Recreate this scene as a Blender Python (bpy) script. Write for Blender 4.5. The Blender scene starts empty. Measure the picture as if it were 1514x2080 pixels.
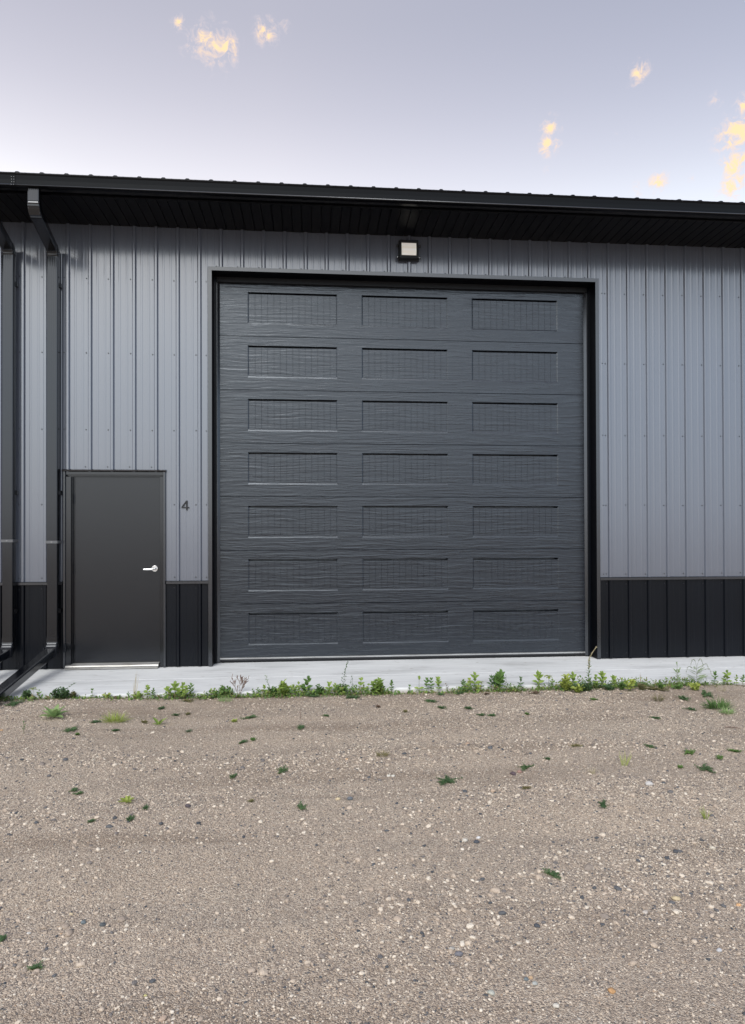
import bpy, bmesh, math, random
import numpy as np
from mathutils import Vector, Matrix, noise as mnoise

random.seed(7)
rng = np.random.default_rng(11)
SC = bpy.context.scene
COL = SC.collection

# ------------------------------------------------------------------ camera
W, H, FPX = 1514, 2080, 1380.0
CAM = Vector((3.04935, -7.45422, 1.35835))
YAW, PITCH, ROLL, SHY = 0.0866663, 0.0073545, -0.0030901, 45.562
fwd = Vector((math.sin(YAW) * math.cos(PITCH), math.cos(YAW) * math.cos(PITCH), math.sin(PITCH)))
rt0 = Vector((math.cos(YAW), -math.sin(YAW), 0))
up0 = rt0.cross(fwd)
rgt = rt0 * math.cos(ROLL) + up0 * math.sin(ROLL)
upv = -rt0 * math.sin(ROLL) + up0 * math.cos(ROLL)
cd = bpy.data.cameras.new('camera')
cam = bpy.data.objects.new('camera', cd)
COL.objects.link(cam)
M = Matrix((rgt, upv, -fwd)).transposed().to_4x4()
M.translation = CAM
cam.matrix_world = M
cd.sensor_fit = 'VERTICAL'
cd.sensor_height = 36.0
cd.sensor_width = 36.0
cd.lens = FPX / H * 36.0
cd.shift_y = SHY / H
cd.clip_start = 0.05
cd.clip_end = 2000
SC.camera = cam

def pix_dir(px, py):
    return (fwd + rgt * ((px - W / 2) / FPX) - upv * ((py - H / 2 - SHY) / FPX))

# ------------------------------------------------------------------ world, sun, exposure
SUN_EL, SUN_AZ = math.radians(43), math.radians(-160)   # azimuth measured from +Y clockwise
wd = bpy.data.worlds.new('World')
SC.world = wd
wd.use_nodes = True
nt = wd.node_tree
for n in list(nt.nodes):
    nt.nodes.remove(n)
def N(t, typ, **kw):
    n = t.nodes.new(typ)
    for k, v in kw.items():
        setattr(n, k, v)
    return n
def ramp(t, stops, fac=None, interp='LINEAR'):
    n = N(t, 'ShaderNodeValToRGB')
    n.color_ramp.interpolation = interp
    e = n.color_ramp.elements
    while len(e) < len(stops):
        e.new(0.5)
    for i, (p, c) in enumerate(stops):
        e[i].position = p
        e[i].color = (c[0], c[1], c[2], 1) if isinstance(c, (tuple, list)) else (c, c, c, 1)
    if fac is not None:
        t.links.new(fac, n.inputs[0])
    return n
def math_n(t, op, a, b=None, c=None, clamp=False):
    n = N(t, 'ShaderNodeMath', operation=op, use_clamp=clamp)
    for i, v in enumerate((a, b, c)):
        if v is None:
            continue
        if isinstance(v, (int, float)):
            n.inputs[i].default_value = v
        else:
            t.links.new(v, n.inputs[i])
    return n.outputs[0]
def mix_n(t, fac, a, b, blend='MIX'):
    n = N(t, 'ShaderNodeMix', data_type='RGBA', blend_type=blend)
    for i, v in ((0, fac), (6, a), (7, b)):
        if isinstance(v, (int, float)):
            n.inputs[i].default_value = v
        elif isinstance(v, tuple):
            n.inputs[i].default_value = (v[0], v[1], v[2], 1)
        else:
            t.links.new(v, n.inputs[i])
    return n.outputs[2]

def build_world():
    t = nt
    tc = N(t, 'ShaderNodeTexCoord')
    dirv = tc.outputs['Generated']
    nrm = N(t, 'ShaderNodeVectorMath', operation='NORMALIZE')
    t.links.new(dirv, nrm.inputs[0])
    d = nrm.outputs[0]
    sep = N(t, 'ShaderNodeSeparateXYZ')
    t.links.new(d, sep.inputs[0])
    sky = N(t, 'ShaderNodeTexSky', sky_type='NISHITA')
    sky.sun_disc = False
    sky.sun_elevation = SUN_EL
    sky.sun_rotation = SUN_AZ
    sky.air_density = 1.0
    sky.dust_density = 6.0
    sky.ozone_density = 1.0
    skys = N(t, 'ShaderNodeVectorMath', operation='SCALE')
    t.links.new(sky.outputs[0], skys.inputs[0])
    skys.inputs['Scale'].default_value = 0.05
    # pale evening haze: white low down, blue-lavender higher up
    haze = ramp(t, [(0.0, (0.92, 0.94, 1.02)), (0.10, (0.82, 0.89, 1.02)), (0.24, (0.80, 0.90, 1.04)), (0.34, (1.06, 1.07, 1.08)), (0.40, (0.92, 0.91, 0.92)),
                    (0.46, (0.67, 0.645, 0.68)), (0.53, (0.49, 0.47, 0.515)), (0.61, (0.375, 0.362, 0.405)), (0.75, (0.345, 0.34, 0.39)), (1.0, (0.34, 0.34, 0.39))],
                sep.outputs[2], 'B_SPLINE')
    # the side away from the sunset is bluer
    east = math_n(t, 'MULTIPLY_ADD', sep.outputs[0], 0.95, 0.05, clamp=True)
    hz = mix_n(t, east, haze.outputs[0], (0.56, 0.64, 0.75), 'MULTIPLY')
    hz2 = mix_n(t, 1.0, hz, (0.81, 0.785, 0.745), 'MULTIPLY')
    base = mix_n(t, 1.0, hz2, mix_n(t, 1.0, skys.outputs[0], (0.80, 0.90, 1.0), 'MULTIPLY'), 'ADD')
    # small sunset clouds
    clouds = [(363, 45, 18, 1.0), (438, 92, 52, 1.0), (410, 82, 38, 1.1), (462, 95, 34, 1.2), (540, 64, 30, 1.2), (574, 52, 20, .55), (385, 96, 24, .7),
              (1298, 143, 26, 1.2), (1292, 172, 18, .75), (1456, 203, 17, .6), (1119, 258, 26, 1.15), (1114, 293, 31, 1.15), (1112, 345, 12, .5),
              (1497, 272, 48, 1.35), (1492, 330, 38, 1.25), (1490, 376, 36, 1.3), (1516, 215, 26, 1.3), (1516, 240, 22, .9),
              (1338, 371, 26, 1.25), (1295, 385, 20, .65), (1254, 272, 8, .5), (1405, 362, 9, .5)]
    nz = N(t, 'ShaderNodeTexNoise')
    nz.inputs['Scale'].default_value = 85
    nz.inputs['Detail'].default_value = 6
    nz.inputs['Roughness'].default_value = 0.68
    nz.inputs['Distortion'].default_value = 0.6
    t.links.new(d, nz.inputs['Vector'])
    acc = None
    for (px, py, r, a) in clouds:
        c = pix_dir(px, py).normalized()
        dn = N(t, 'ShaderNodeVectorMath', operation='DISTANCE')
        t.links.new(d, dn.inputs[0])
        dn.inputs[1].default_value = c
        k = math_n(t, 'MULTIPLY_ADD', dn.outputs['Value'], -a / (1.15 * r / FPX * 0.82), a)
        acc = k if acc is None else math_n(t, 'MAXIMUM', acc, k)
    acc = math_n(t, 'MAXIMUM', acc, 0.0)
    nf = math_n(t, 'MULTIPLY_ADD', nz.outputs[0], 5.0, -2.72)
    dens = math_n(t, 'MULTIPLY', math_n(t, 'ADD', math_n(t, 'MULTIPLY', acc, 0.9), math_n(t, 'MULTIPLY', nf, 1.0)), acc, clamp=True)
    ccol = ramp(t, [(0.0, (0.62, 0.55, 0.58)), (0.35, (0.72, 0.55, 0.47)), (0.62, (0.76, 0.58, 0.42)), (1.0, (0.78, 0.61, 0.34))], dens)
    cf = ramp(t, [(0.0, 0.0), (0.3, 0.34), (0.9, 0.92)], dens)
    full = mix_n(t, cf.outputs[0], base, ccol.outputs[0])
    bg = N(t, 'ShaderNodeBackground')
    bg.inputs['Strength'].default_value = 1.0
    t.links.new(full, bg.inputs['Color'])
    out = N(t, 'ShaderNodeOutputWorld')
    t.links.new(bg.outputs[0], out.inputs[0])
build_world()

sl = bpy.data.lights.new('sun', 'SUN')
sl.energy = 1.0
sl.angle = math.radians(32)
sl.color = (1.0, 0.99, 0.97)
sun = bpy.data.objects.new('sun', sl)
COL.objects.link(sun)
sdir = Vector((math.sin(SUN_AZ) * math.cos(SUN_EL), math.cos(SUN_AZ) * math.cos(SUN_EL), math.sin(SUN_EL)))
sun.rotation_euler = sdir.to_track_quat('Z', 'Y').to_euler()
sun.location = sdir * 30

SC.view_settings.view_transform = 'Standard'
SC.view_settings.look = 'None'
SC.view_settings.exposure = 0.55
SC.view_settings.gamma = 1.0
SC.view_settings.use_curve_mapping = False
SC.render.engine = 'CYCLES'
SC.cycles.use_denoising = True
SC.cycles.denoiser = 'OPENIMAGEDENOISE'
SC.cycles.denoising_input_passes = 'RGB_ALBEDO_NORMAL'
SC.cycles.denoising_prefilter = 'ACCURATE'
SC.cycles.max_bounces = 6
SC.cycles.diffuse_bounces = 3
SC.cycles.glossy_bounces = 3

# ------------------------------------------------------------------ materials
MATS = {}
def new_mat(name):
    m = bpy.data.materials.new(name)
    m.use_nodes = True
    MATS[name] = m
    t = m.node_tree
    return m, t, t.nodes['Principled BSDF']
def setp(b, **kw):
    names = dict(base='Base Color', rough='Roughness', metal='Metallic', ior='IOR', coat='Coat Weight', coat_rough='Coat Roughness', trans='Subsurface Weight')
    for k, v in kw.items():
        i = b.inputs[names[k]]
        if isinstance(v, tuple):
            i.default_value = (v[0], v[1], v[2], 1)
        else:
            i.default_value = v
def geo_pos(t, sx, sy, sz):
    g = N(t, 'ShaderNodeNewGeometry')
    v = N(t, 'ShaderNodeVectorMath', operation='MULTIPLY')
    t.links.new(g.outputs['Position'], v.inputs[0])
    v.inputs[1].default_value = (sx, sy, sz)
    return v.outputs[0]
def noise_n(t, vec, scale=1.0, detail=3.0, rough=0.55, dist=0.0):
    n = N(t, 'ShaderNodeTexNoise')
    n.inputs['Scale'].default_value = scale
    n.inputs['Detail'].default_value = detail
    n.inputs['Roughness'].default_value = rough
    n.inputs['Distortion'].default_value = dist
    if vec is not None:
        t.links.new(vec, n.inputs['Vector'])
    return n.outputs[0]
def bump_n(t, b, h, strength, dist, chain=None):
    n = N(t, 'ShaderNodeBump')
    n.inputs['Strength'].default_value = strength
    n.inputs['Distance'].default_value = dist
    t.links.new(h, n.inputs['Height'])
    if chain is not None:
        t.links.new(chain, n.inputs['Normal'])
    if b is not None:
        t.links.new(n.outputs[0], b.inputs['Normal'])
    return n.outputs[0]

def painted_metal(name, base, rough, ior, var=0.12, streak=0.0006, oil=0.006, rvar=0.05):
    """painted sheet steel: faint vertical pencil lines, slight oil-canning, dust"""
    m, t, b = new_mat(name)
    setp(b, base=base, rough=rough, ior=ior)
    b.inputs['Specular Tint'].default_value = (.90, .94, 1.0, 1)
    dust = noise_n(t, geo_pos(t, 1.1, 1.1, .55), 1.0, 5, .62)
    dr = ramp(t, [(0.3, tuple(c * (1 - var) for c in base)), (0.7, tuple(c * (1 + var) for c in base))], dust)
    t.links.new(dr.outputs[0], b.inputs['Base Color'])
    fine = noise_n(t, geo_pos(t, 26, 26, 0.9), 1.0, 3, .6)
    rr = math_n(t, 'MULTIPLY_ADD', fine, rvar, rough - rvar / 2)
    t.links.new(rr, b.inputs['Roughness'])
    st = noise_n(t, geo_pos(t, 70, 70, 0.12), 1.0, 2, .5)
    oc = noise_n(t, geo_pos(t, 2.6, 2.6, 0.9), 1.0, 2, .5)
    n1 = bump_n(t, None, st, 0.7, streak)
    bump_n(t, b, oc, 0.6, oil, n1)
    return m
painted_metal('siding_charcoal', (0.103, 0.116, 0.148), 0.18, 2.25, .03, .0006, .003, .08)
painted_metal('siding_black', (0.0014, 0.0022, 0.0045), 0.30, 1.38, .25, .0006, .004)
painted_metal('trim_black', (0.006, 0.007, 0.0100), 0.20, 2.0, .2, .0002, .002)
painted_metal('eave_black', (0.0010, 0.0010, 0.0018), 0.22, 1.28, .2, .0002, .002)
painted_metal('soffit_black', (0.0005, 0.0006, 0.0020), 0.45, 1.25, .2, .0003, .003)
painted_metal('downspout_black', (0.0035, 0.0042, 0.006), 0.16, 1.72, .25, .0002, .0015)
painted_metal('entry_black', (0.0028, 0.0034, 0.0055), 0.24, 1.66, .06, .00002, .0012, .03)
painted_metal('screw_dark', (0.012, 0.013, 0.017), 0.35, 1.5, .1, .0001, .001)
painted_metal('strap_grey', (0.09, 0.093, 0.10), 0.35, 1.7, .1, .0001, .001)
painted_metal('lamp_black', (0.007, 0.007, 0.007), 0.5, 1.45, .2, .0001, .001)
painted_metal('number_black', (0.009, 0.009, 0.010), 0.4, 1.5, .2, .0001, .001)
painted_metal('rubber_black', (0.005, 0.005, 0.006), 0.55, 1.45, .3, .0005, .002)

def mk_alu():
    m, t, b = new_mat('aluminium')
    setp(b, base=(0.72, 0.73, 0.74), rough=0.34, metal=0.85)
    n = noise_n(t, geo_pos(t, 3, 40, 40), 1, 4, .6)
    r = ramp(t, [(.35, (.38, .38, .38)), (.6, (.58, .59, .60))], n)
    t.links.new(r.outputs[0], b.inputs['Base Color'])
    m3, t3, b3 = new_mat('threshold_metal')
    setp(b3, rough=0.45, metal=0.7)
    n3 = noise_n(t3, geo_pos(t3, 5, 60, 60), 1, 4, .6)
    r3 = ramp(t3, [(.35, (.30, .29, .27)), (.65, (.52, .52, .51))], n3)
    t3.links.new(r3.outputs[0], b3.inputs['Base Color'])
    m2, t2, b2 = new_mat('chrome')
    setp(b2, base=(0.86, 0.87, 0.88), rough=0.22, metal=0.9)
    n2 = noise_n(t2, geo_pos(t2, 30, 30, 30), 1, 3, .5)
    t2.links.new(math_n(t2, 'MULTIPLY_ADD', n2, 0.2, 0.1), b2.inputs['Roughness'])
mk_alu()

def mk_lens():
    m, t, b = new_mat('lamp_glass')
    setp(b, base=(0.80, 0.78, 0.72), rough=0.18, ior=1.5)
    n = noise_n(t, geo_pos(t, 3, 3, 26), 1, 2, .5)
    r = ramp(t, [(.3, (.86, .80, .68)), (.65, (.93, .93, .91))], n)
    t.links.new(r.outputs[0], b.inputs['Base Color'])
    b.inputs['Emission Color'].default_value = (1.0, .95, .85, 1)
    b.inputs['Emission Strength'].default_value = 0.12
    w = N(t, 'ShaderNodeTexWave', wave_type='BANDS', bands_direction='Z')
    w.inputs['Scale'].default_value = 42
    t.links.new(geo_pos(t, 1, 1, 1), w.inputs['Vector'])
    bump_n(t, b, w.outputs[0], .4, .002)
mk_lens()

def mk_door():
    """steel door skin stamped with a horizontal wood grain"""
    m, t, b = new_mat('door_woodgrain')
    setp(b, base=(0.02, 0.021, 0.025), rough=0.26, ior=1.79)
    warp = noise_n(t, geo_pos(t, 1.6, 1.6, 2.2), 1.0, 2, .5)
    g = N(t, 'ShaderNodeNewGeometry')
    add = N(t, 'ShaderNodeVectorMath', operation='MULTIPLY_ADD')
    cx = N(t, 'ShaderNodeCombineXYZ')
    t.links.new(warp, cx.inputs[2])
    t.links.new(cx.outputs[0], add.inputs[0])
    add.inputs[1].default_value = (0, 0, 0.065)
    t.links.new(g.outputs['Position'], add.inputs[2])
    def sc(v):
        n = N(t, 'ShaderNodeVectorMath', operation='MULTIPLY')
        t.links.new(add.outputs[0], n.inputs[0])
        n.inputs[1].default_value = v
        return n.outputs[0]
    grain = noise_n(t, sc((6, 6, 170)), 1.0, 4, .65)
    streak = noise_n(t, sc((2.6, 2.6, 42)), 1.0, 3, .55, .25)
    sr = ramp(t, [(.52, 0.0), (.62, 1.0)], streak)
    cross = noise_n(t, geo_pos(t, 150, 150, 9), 1.0, 2, .6)
    br = mix_n(t, sr.outputs[0], (0.0052, 0.0066, 0.0115), (0.0115, 0.0135, 0.0190))
    gr = ramp(t, [(.35, .72), (.65, 1.25)], grain)
    t.links.new(mix_n(t, 1.0, br, gr.outputs[0], 'MULTIPLY'), b.inputs['Base Color'])
    ro = math_n(t, 'MULTIPLY_ADD', sr.outputs[0], -0.08, 0.29)
    t.links.new(ro, b.inputs['Roughness'])
    n1 = bump_n(t, None, streak, 0.8, 0.0052)
    bump_n(t, b, grain, 0.7, 0.0009, n1)
    b.inputs['Specular Tint'].default_value = (.82, .905, 1.0, 1)
mk_door()

def mk_concrete():
    m, t, b = new_mat('concrete')
    setp(b, rough=0.82, ior=1.45)
    n1 = noise_n(t, geo_pos(t, .9, 2.6, 1), 1, 6, .62)
    n2 = noise_n(t, geo_pos(t, 2.2, 30, 8), 1, 4, .6)          # broom / water lines along the slab
    n3 = noise_n(t, geo_pos(t, 90, 90, 90), 1, 3, .6)
    r1 = ramp(t, [(.28, (.47, .48, .475)), (.48, (.67, .685, .69)), (.72, (.76, .775, .775))], n1)
    r2 = ramp(t, [(.3, .90), (.6, 1.02)], n2)
    c = mix_n(t, 1.0, r1.outputs[0], r2.outputs[0], 'MULTIPLY')
    sp = noise_n(t, geo_pos(t, 9, 22, 9), 1, 2, .5)
    sr = ramp(t, [(.66, 0.0), (.74, .6)], sp)
    c = mix_n(t, sr.outputs[0], c, (.36, .34, .31))
    # dirt splashed along the outer edge
    g = N(t, 'ShaderNodeNewGeometry')
    sx = N(t, 'ShaderNodeSeparateXYZ')
    t.links.new(g.outputs['Position'], sx.inputs[0])
    edge = math_n(t, 'MULTIPLY_ADD', sx.outputs[2], -26.0, -1.02, clamp=True)
    ed = math_n(t, 'MULTIPLY', edge, math_n(t, 'MULTIPLY_ADD', n1, 1.6, -.15, clamp=True))
    c = mix_n(t, ed, c, (.40, .35, .29))
    t.links.new(c, b.inputs['Base Color'])
    n4 = bump_n(t, None, n2, .35, .003)
    bump_n(t, b, n3, .35, .0015, n4)
mk_concrete()

PEB_STOPS = [(0.0, (.055, .062, .072)), (0.08, (.11, .115, .125)), (0.16, (.19, .17, .16)), (0.27, (.30, .25, .21)), (0.42, (.41, .335, .27)),
             (0.56, (.49, .405, .325)), (0.70, (.57, .48, .385)), (0.82, (.66, .58, .48)), (0.92, (.70, .63, .53)), (0.985, (.78, .73, .65)), (1.0, (.62, .38, .20))]
def mk_gravel():
    m, t, b = new_mat('gravel_ground')
    setp(b, rough=0.92, ior=1.4)
    big = noise_n(t, geo_pos(t, .7, 1.5, 1), 1, 6, .65)
    base = ramp(t, [(.3, (.385, .295, .22)), (.5, (.465, .365, .28)), (.7, (.43, .35, .275))], big)
    v = N(t, 'ShaderNodeTexVoronoi')
    v.inputs['Scale'].default_value = 190
    v.inputs['Randomness'].default_value = 1
    t.links.new(geo_pos(t, 1, 1, 1), v.inputs['Vector'])
    sepc = N(t, 'ShaderNodeSeparateColor')
    t.links.new(v.outputs['Color'], sepc.inputs[0])
    pr = ramp(t, PEB_STOPS, sepc.outputs[0])
    v2 = N(t, 'ShaderNodeTexVoronoi')
    v2.inputs['Scale'].default_value = 62
    t.links.new(geo_pos(t, 1, 1, 1), v2.inputs['Vector'])
    sep2 = N(t, 'ShaderNodeSeparateColor')
    t.links.new(v2.outputs['Color'], sep2.inputs[0])
    p2 = ramp(t, PEB_STOPS, sep2.outputs[0])
    c = mix_n(t, .58, base.outputs[0], pr.outputs[0])
    tracks = noise_n(t, geo_pos(t, .28, 3.0, 1), 1, 4, .6, .4)
    c = mix_n(t, 1.0, c, ramp(t, [(.34, (.80, .78, .76)), (.5, (1.0, 1.0, 1.0)), (.68, (1.10, 1.09, 1.07))], tracks).outputs[0], 'MULTIPLY')
    pm = ramp(t, [(.18, .75), (.42, 0.0)], v2.outputs['Distance'])
    keep = math_n(t, 'GREATER_THAN', sep2.outputs[1], 0.72)
    c = mix_n(t, math_n(t, 'MULTIPLY', pm.outputs[0], keep), c, p2.outputs[0])
    # damp earth showing through close to the slab
    soil = noise_n(t, geo_pos(t, 1.5, 2.4, 1), 1, 4, .6)
    g = N(t, 'ShaderNodeNewGeometry')
    sy = N(t, 'ShaderNodeSeparateXYZ')
    t.links.new(g.outputs['Position'], sy.inputs[0])
    near = ramp(t, [(.0, 0.0), (.55, 0.0), (1.0, 1.0)], math_n(t, 'MULTIPLY_ADD', sy.outputs[1], .4, 1.35, clamp=True))
    sm = math_n(t, 'MULTIPLY', near.outputs[0], ramp(t, [(.36, 0.0), (.56, .85)], soil).outputs[0])
    c = mix_n(t, sm, c, (.33, .255, .195))
    t.links.new(c, b.inputs['Base Color'])
    h = math_n(t, 'ADD', math_n(t, 'MULTIPLY', v.outputs['Distance'], -1.0), math_n(t, 'MULTIPLY', pm.outputs[0], .6))
    bump_n(t, b, h, 1.0, .006)
    # single stones
    m, t, b = new_mat('gravel_pebble')
    setp(b, rough=0.78, ior=1.45)
    a = N(t, 'ShaderNodeAttribute', attribute_type='INSTANCER', attribute_name='tone')
    r = ramp(t, PEB_STOPS, a.outputs['Fac'])
    nn = noise_n(t, geo_pos(t, 220, 220, 220), 1, 3, .6)
    t.links.new(mix_n(t, 1.0, r.outputs[0], ramp(t, [(.3, .8), (.7, 1.15)], nn).outputs[0], 'MULTIPLY'), b.inputs['Base Color'])
mk_gravel()

def stone_mat(name, col):
    m, t, b = new_mat(name)
    setp(b, rough=.75)
    nn = noise_n(t, geo_pos(t, 90, 90, 90), 1, 5, .65)
    r = ramp(t, [(.3, tuple(c * .58 for c in col)), (.7, tuple(c * .92 for c in col))], nn)
    t.links.new(r.outputs[0], b.inputs['Base Color'])
    bump_n(t, b, nn, .5, .002)
    return m

def leaf_mat(name, c0, c1, rough=.55):
    m, t, b = new_mat(name)
    setp(b, rough=rough, ior=1.42)
    oi = N(t, 'ShaderNodeObjectInfo')
    nn = noise_n(t, geo_pos(t, 45, 45, 45), 1, 3, .6)
    f = math_n(t, 'ADD', math_n(t, 'MULTIPLY', nn, .75), math_n(t, 'MULTIPLY', oi.outputs['Random'], .3), clamp=True)
    r = ramp(t, [(.25, c0), (.75, c1)], f)
    t.links.new(r.outputs[0], b.inputs['Base Color'])
    tr = N(t, 'ShaderNodeBsdfTranslucent')
    t.links.new(r.outputs[0], tr.inputs[0])
    mx = N(t, 'ShaderNodeMixShader')
    mx.inputs[0].default_value = .28
    o = t.nodes['Material Output']
    t.links.new(b.outputs[0], mx.inputs[1])
    t.links.new(tr.outputs[0], mx.inputs[2])
    t.links.new(mx.outputs[0], o.inputs[0])
    return m
leaf_mat('leaf_bright', (.15, .255, .05), (.34, .45, .11))
leaf_mat('leaf_green', (.07, .155, .04), (.16, .27, .07))
leaf_mat('leaf_dark', (.055, .115, .05), (.125, .205, .085))
leaf_mat('leaf_yellow', (.22, .30, .05), (.40, .46, .11))
leaf_mat('leaf_pale', (.19, .31, .11), (.34, .46, .20))
leaf_mat('leaf_grey', (.16, .20, .13), (.28, .32, .22))
leaf_mat('leaf_olive', (.13, .13, .055), (.25, .22, .10))
leaf_mat('leaf_brown', (.13, .085, .06), (.24, .16, .12))
leaf_mat('stem_green', (.10, .15, .05), (.20, .24, .09))
leaf_mat('stem_brown', (.16, .10, .08), (.28, .20, .16))
leaf_mat('straw', (.34, .29, .18), (.50, .44, .30))

# ------------------------------------------------------------------ mesh helpers
class MB:
    def __init__(s):
        s.v, s.f = [], []
    def add(s, vs, fs):
        o = len(s.v)
        s.v += [tuple(p) for p in vs]
        s.f += [tuple(o + i for i in f) for f in fs]
        return s
    def box(s, x0, x1, y0, y1, z0, z1):
        return s.add([(x0, y0, z0), (x1, y0, z0), (x1, y1, z0), (x0, y1, z0), (x0, y0, z1), (x1, y0, z1), (x1, y1, z1), (x0, y1, z1)],
                     [(0, 3, 2, 1), (4, 5, 6, 7), (0, 1, 5, 4), (1, 2, 6, 5), (2, 3, 7, 6), (3, 0, 4, 7)])
    def prism(s, prof, x0, x1):          # closed (y,z) profile extruded along x
        n = len(prof)
        vs = [(x0, y, z) for y, z in prof] + [(x1, y, z) for y, z in prof]
        fs = [(i, (i + 1) % n, n + (i + 1) % n, n + i) for i in range(n)]
        fs += [tuple(range(n))[::-1], tuple(range(n, 2 * n))]
        return s.add(vs, fs)
    def prismz(s, prof, z0, z1):         # closed (x,y) profile extruded along z
        n = len(prof)
        vs = [(x, y, z0) for x, y in prof] + [(x, y, z1) for x, y in prof]
        fs = [(i, (i + 1) % n, n + (i + 1) % n, n + i) for i in range(n)]
        fs += [tuple(range(n))[::-1], tuple(range(n, 2 * n))]
        return s.add(vs, fs)
    def tube(s, pts, rad, n=6, cap=True):
        rings = []
        pts = [Vector(p) for p in pts]
        for i, p in enumerate(pts):
            d = (pts[min(i + 1, len(pts) - 1)] - pts[max(i - 1, 0)]).normalized()
            a = d.orthogonal().normalized()
            b = d.cross(a)
            r = rad[i] if isinstance(rad, (list, tuple)) else rad
            rings.append([p + (a * math.cos(2 * math.pi * k / n) + b * math.sin(2 * math.pi * k / n)) * r for k in range(n)])
        o = len(s.v)
        for r in rings:
            s.v += [tuple(q) for q in r]
        for i in range(len(rings) - 1):
            for k in range(n):
                s.f.append((o + i * n + k, o + i * n + (k + 1) % n, o + (i + 1) * n + (k + 1) % n, o + (i + 1) * n + k))
        if cap:
            s.f.append(tuple(o + k for k in range(n))[::-1])
            s.f.append(tuple(o + (len(rings) - 1) * n + k for k in range(n)))
        return s
    def leaf(s, p, d, nrm, L, Wd, curl=0.25, fold=0.18):
        p = Vector(p); d = Vector(d).normalized()
        side = d.cross(Vector(nrm))
        if side.length < 1e-4:
            side = d.orthogonal()
        side.normalize()
        up = side.cross(d).normalized()
        prof = [(0, .06), (.22, .72), (.48, 1.0), (.76, .66), (1.0, .02)]
        vs = []
        for t, w in prof:
            c = p + d * (L * t) - up * (curl * L * t * t)
            h = side * (w * Wd / 2)
            vs += [c - h + up * (fold * Wd * w), c, c + h + up * (fold * Wd * w)]
        fs = []
        for i in range(4):
            a = i * 3
            fs += [(a, a + 1, a + 4, a + 3), (a + 1, a + 2, a + 5, a + 4)]
        return s.add(vs, fs)
    def sliver(s, p, d, nrm, L, Wd, curl=0.2):     # grass blade or tiny leaf
        p = Vector(p); d = Vector(d).normalized()
        side = d.cross(Vector(nrm))
        if side.length < 1e-4:
            side = d.orthogonal()
        side.normalize()
        up = side.cross(d).normalized()
        vs = []
        for t, w in ((0, .35), (.45, 1.0), (1.0, .05)):
            c = p + d * (L * t) - up * (curl * L * t * t)
            vs += [c - side * (w * Wd / 2), c + side * (w * Wd / 2)]
        return s.add(vs, [(0, 1, 3, 2), (2, 3, 5, 4)])
    def build(s, name, mat, parent=None, smooth=False, origin=None, label=None):
        me = bpy.data.meshes.new(name)
        vs = s.v
        if origin is not None:
            vs = [(a - origin[0], b - origin[1], c - origin[2]) for a, b, c in vs]
        me.from_pydata(vs, [], s.f)
        me.update()
        if smooth:
            me.polygons.foreach_set('use_smooth', [True] * len(me.polygons))
        o = bpy.data.objects.new(name, me)
        me.materials.append(MATS[mat])
        COL.objects.link(o)
        if parent is not None:
            o.parent = parent
        if origin is not None:
            o.location = origin
        if label:
            o['label'] = label
        return o
def tag(o, label, cat, group=None):
    o['label'] = label
    o['category'] = cat
    if group:
        o['group'] = group
    return o
def empty(name, loc=(0, 0, 0)):
    o = bpy.data.objects.new(name, None)
    o.location = loc
    o.empty_display_size = .2
    COL.objects.link(o)
    return o
def share(src, name, parent, loc):
    o = bpy.data.objects.new(name, src.data)
    o.location = loc
    o.parent = parent
    COL.objects.link(o)
    return o
def fix_normals(o):
    bm = bmesh.new()
    bm.from_mesh(o.data)
    bmesh.ops.recalc_face_normals(bm, faces=bm.faces[:])
    bm.to_mesh(o.data)
    bm.free()
def bevel(o, w, seg=2):
    bm = bmesh.new()
    bm.from_mesh(o.data)
    bmesh.ops.remove_doubles(bm, verts=bm.verts[:], dist=1e-6)
    bmesh.ops.bevel(bm, geom=[e for e in bm.edges if len(e.link_faces) == 2 and e.calc_face_angle(0) > .5], offset=w, segments=seg, affect='EDGES', profile=.5)
    bm.to_mesh(o.data)
    bm.free()
    return o

# ------------------------------------------------------------------ ground and slab
SLAB_Y = -1.145
def slab_z(y):
    return -0.004 + 0.024 * min(0, y) / 1.145
def sstep(a, b, x):
    t = np.clip((x - a) / (b - a), 0, 1)
    return t * t * (3 - 2 * t)
def ground_h(x, y):
    x = np.asarray(x, float); y = np.asarray(y, float)
    t = SLAB_Y - y
    h = -0.075 - 0.075 * sstep(0.0, 4.2, t)
    # soil banked against the slab, most of it at the downspout
    h = h + 0.030 * np.exp(-((x - 0.75) / 0.75) ** 2) * np.exp(-((t - .25) / .55) ** 2)
    h = h + 0.020 * np.exp(-((x - 6.4) / 0.9) ** 2) * np.exp(-((t - .1) / .4) ** 2)
    h = h + 0.014 * np.sin(1.1 * x + .6) * np.sin(1.9 * y + .4 * x) * sstep(0.1, .8, t)
    h = h + 0.009 * np.sin(3.3 * x - 1.2 * y) * np.sin(2.7 * y + .8 * x + 1) * sstep(0.1, .6, t)
    # low ruts left by wheels, running along the building
    h = h + 0.012 * np.exp(-((t - 1.75 + .05 * np.sin(2 * x)) / .16) ** 2) + 0.010 * np.exp(-((t - 2.55 + .06 * np.sin(1.4 * x + 1)) / .2) ** 2)
    h = h + 0.004 * np.sin(13 * x + 3 * np.sin(5 * y)) * np.sin(17 * y + 2 * np.sin(4 * x))
    h = np.where(t < 0, -0.10 - 0.10 * np.clip(-t * 4, 0, 1), h)
    return h
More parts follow.
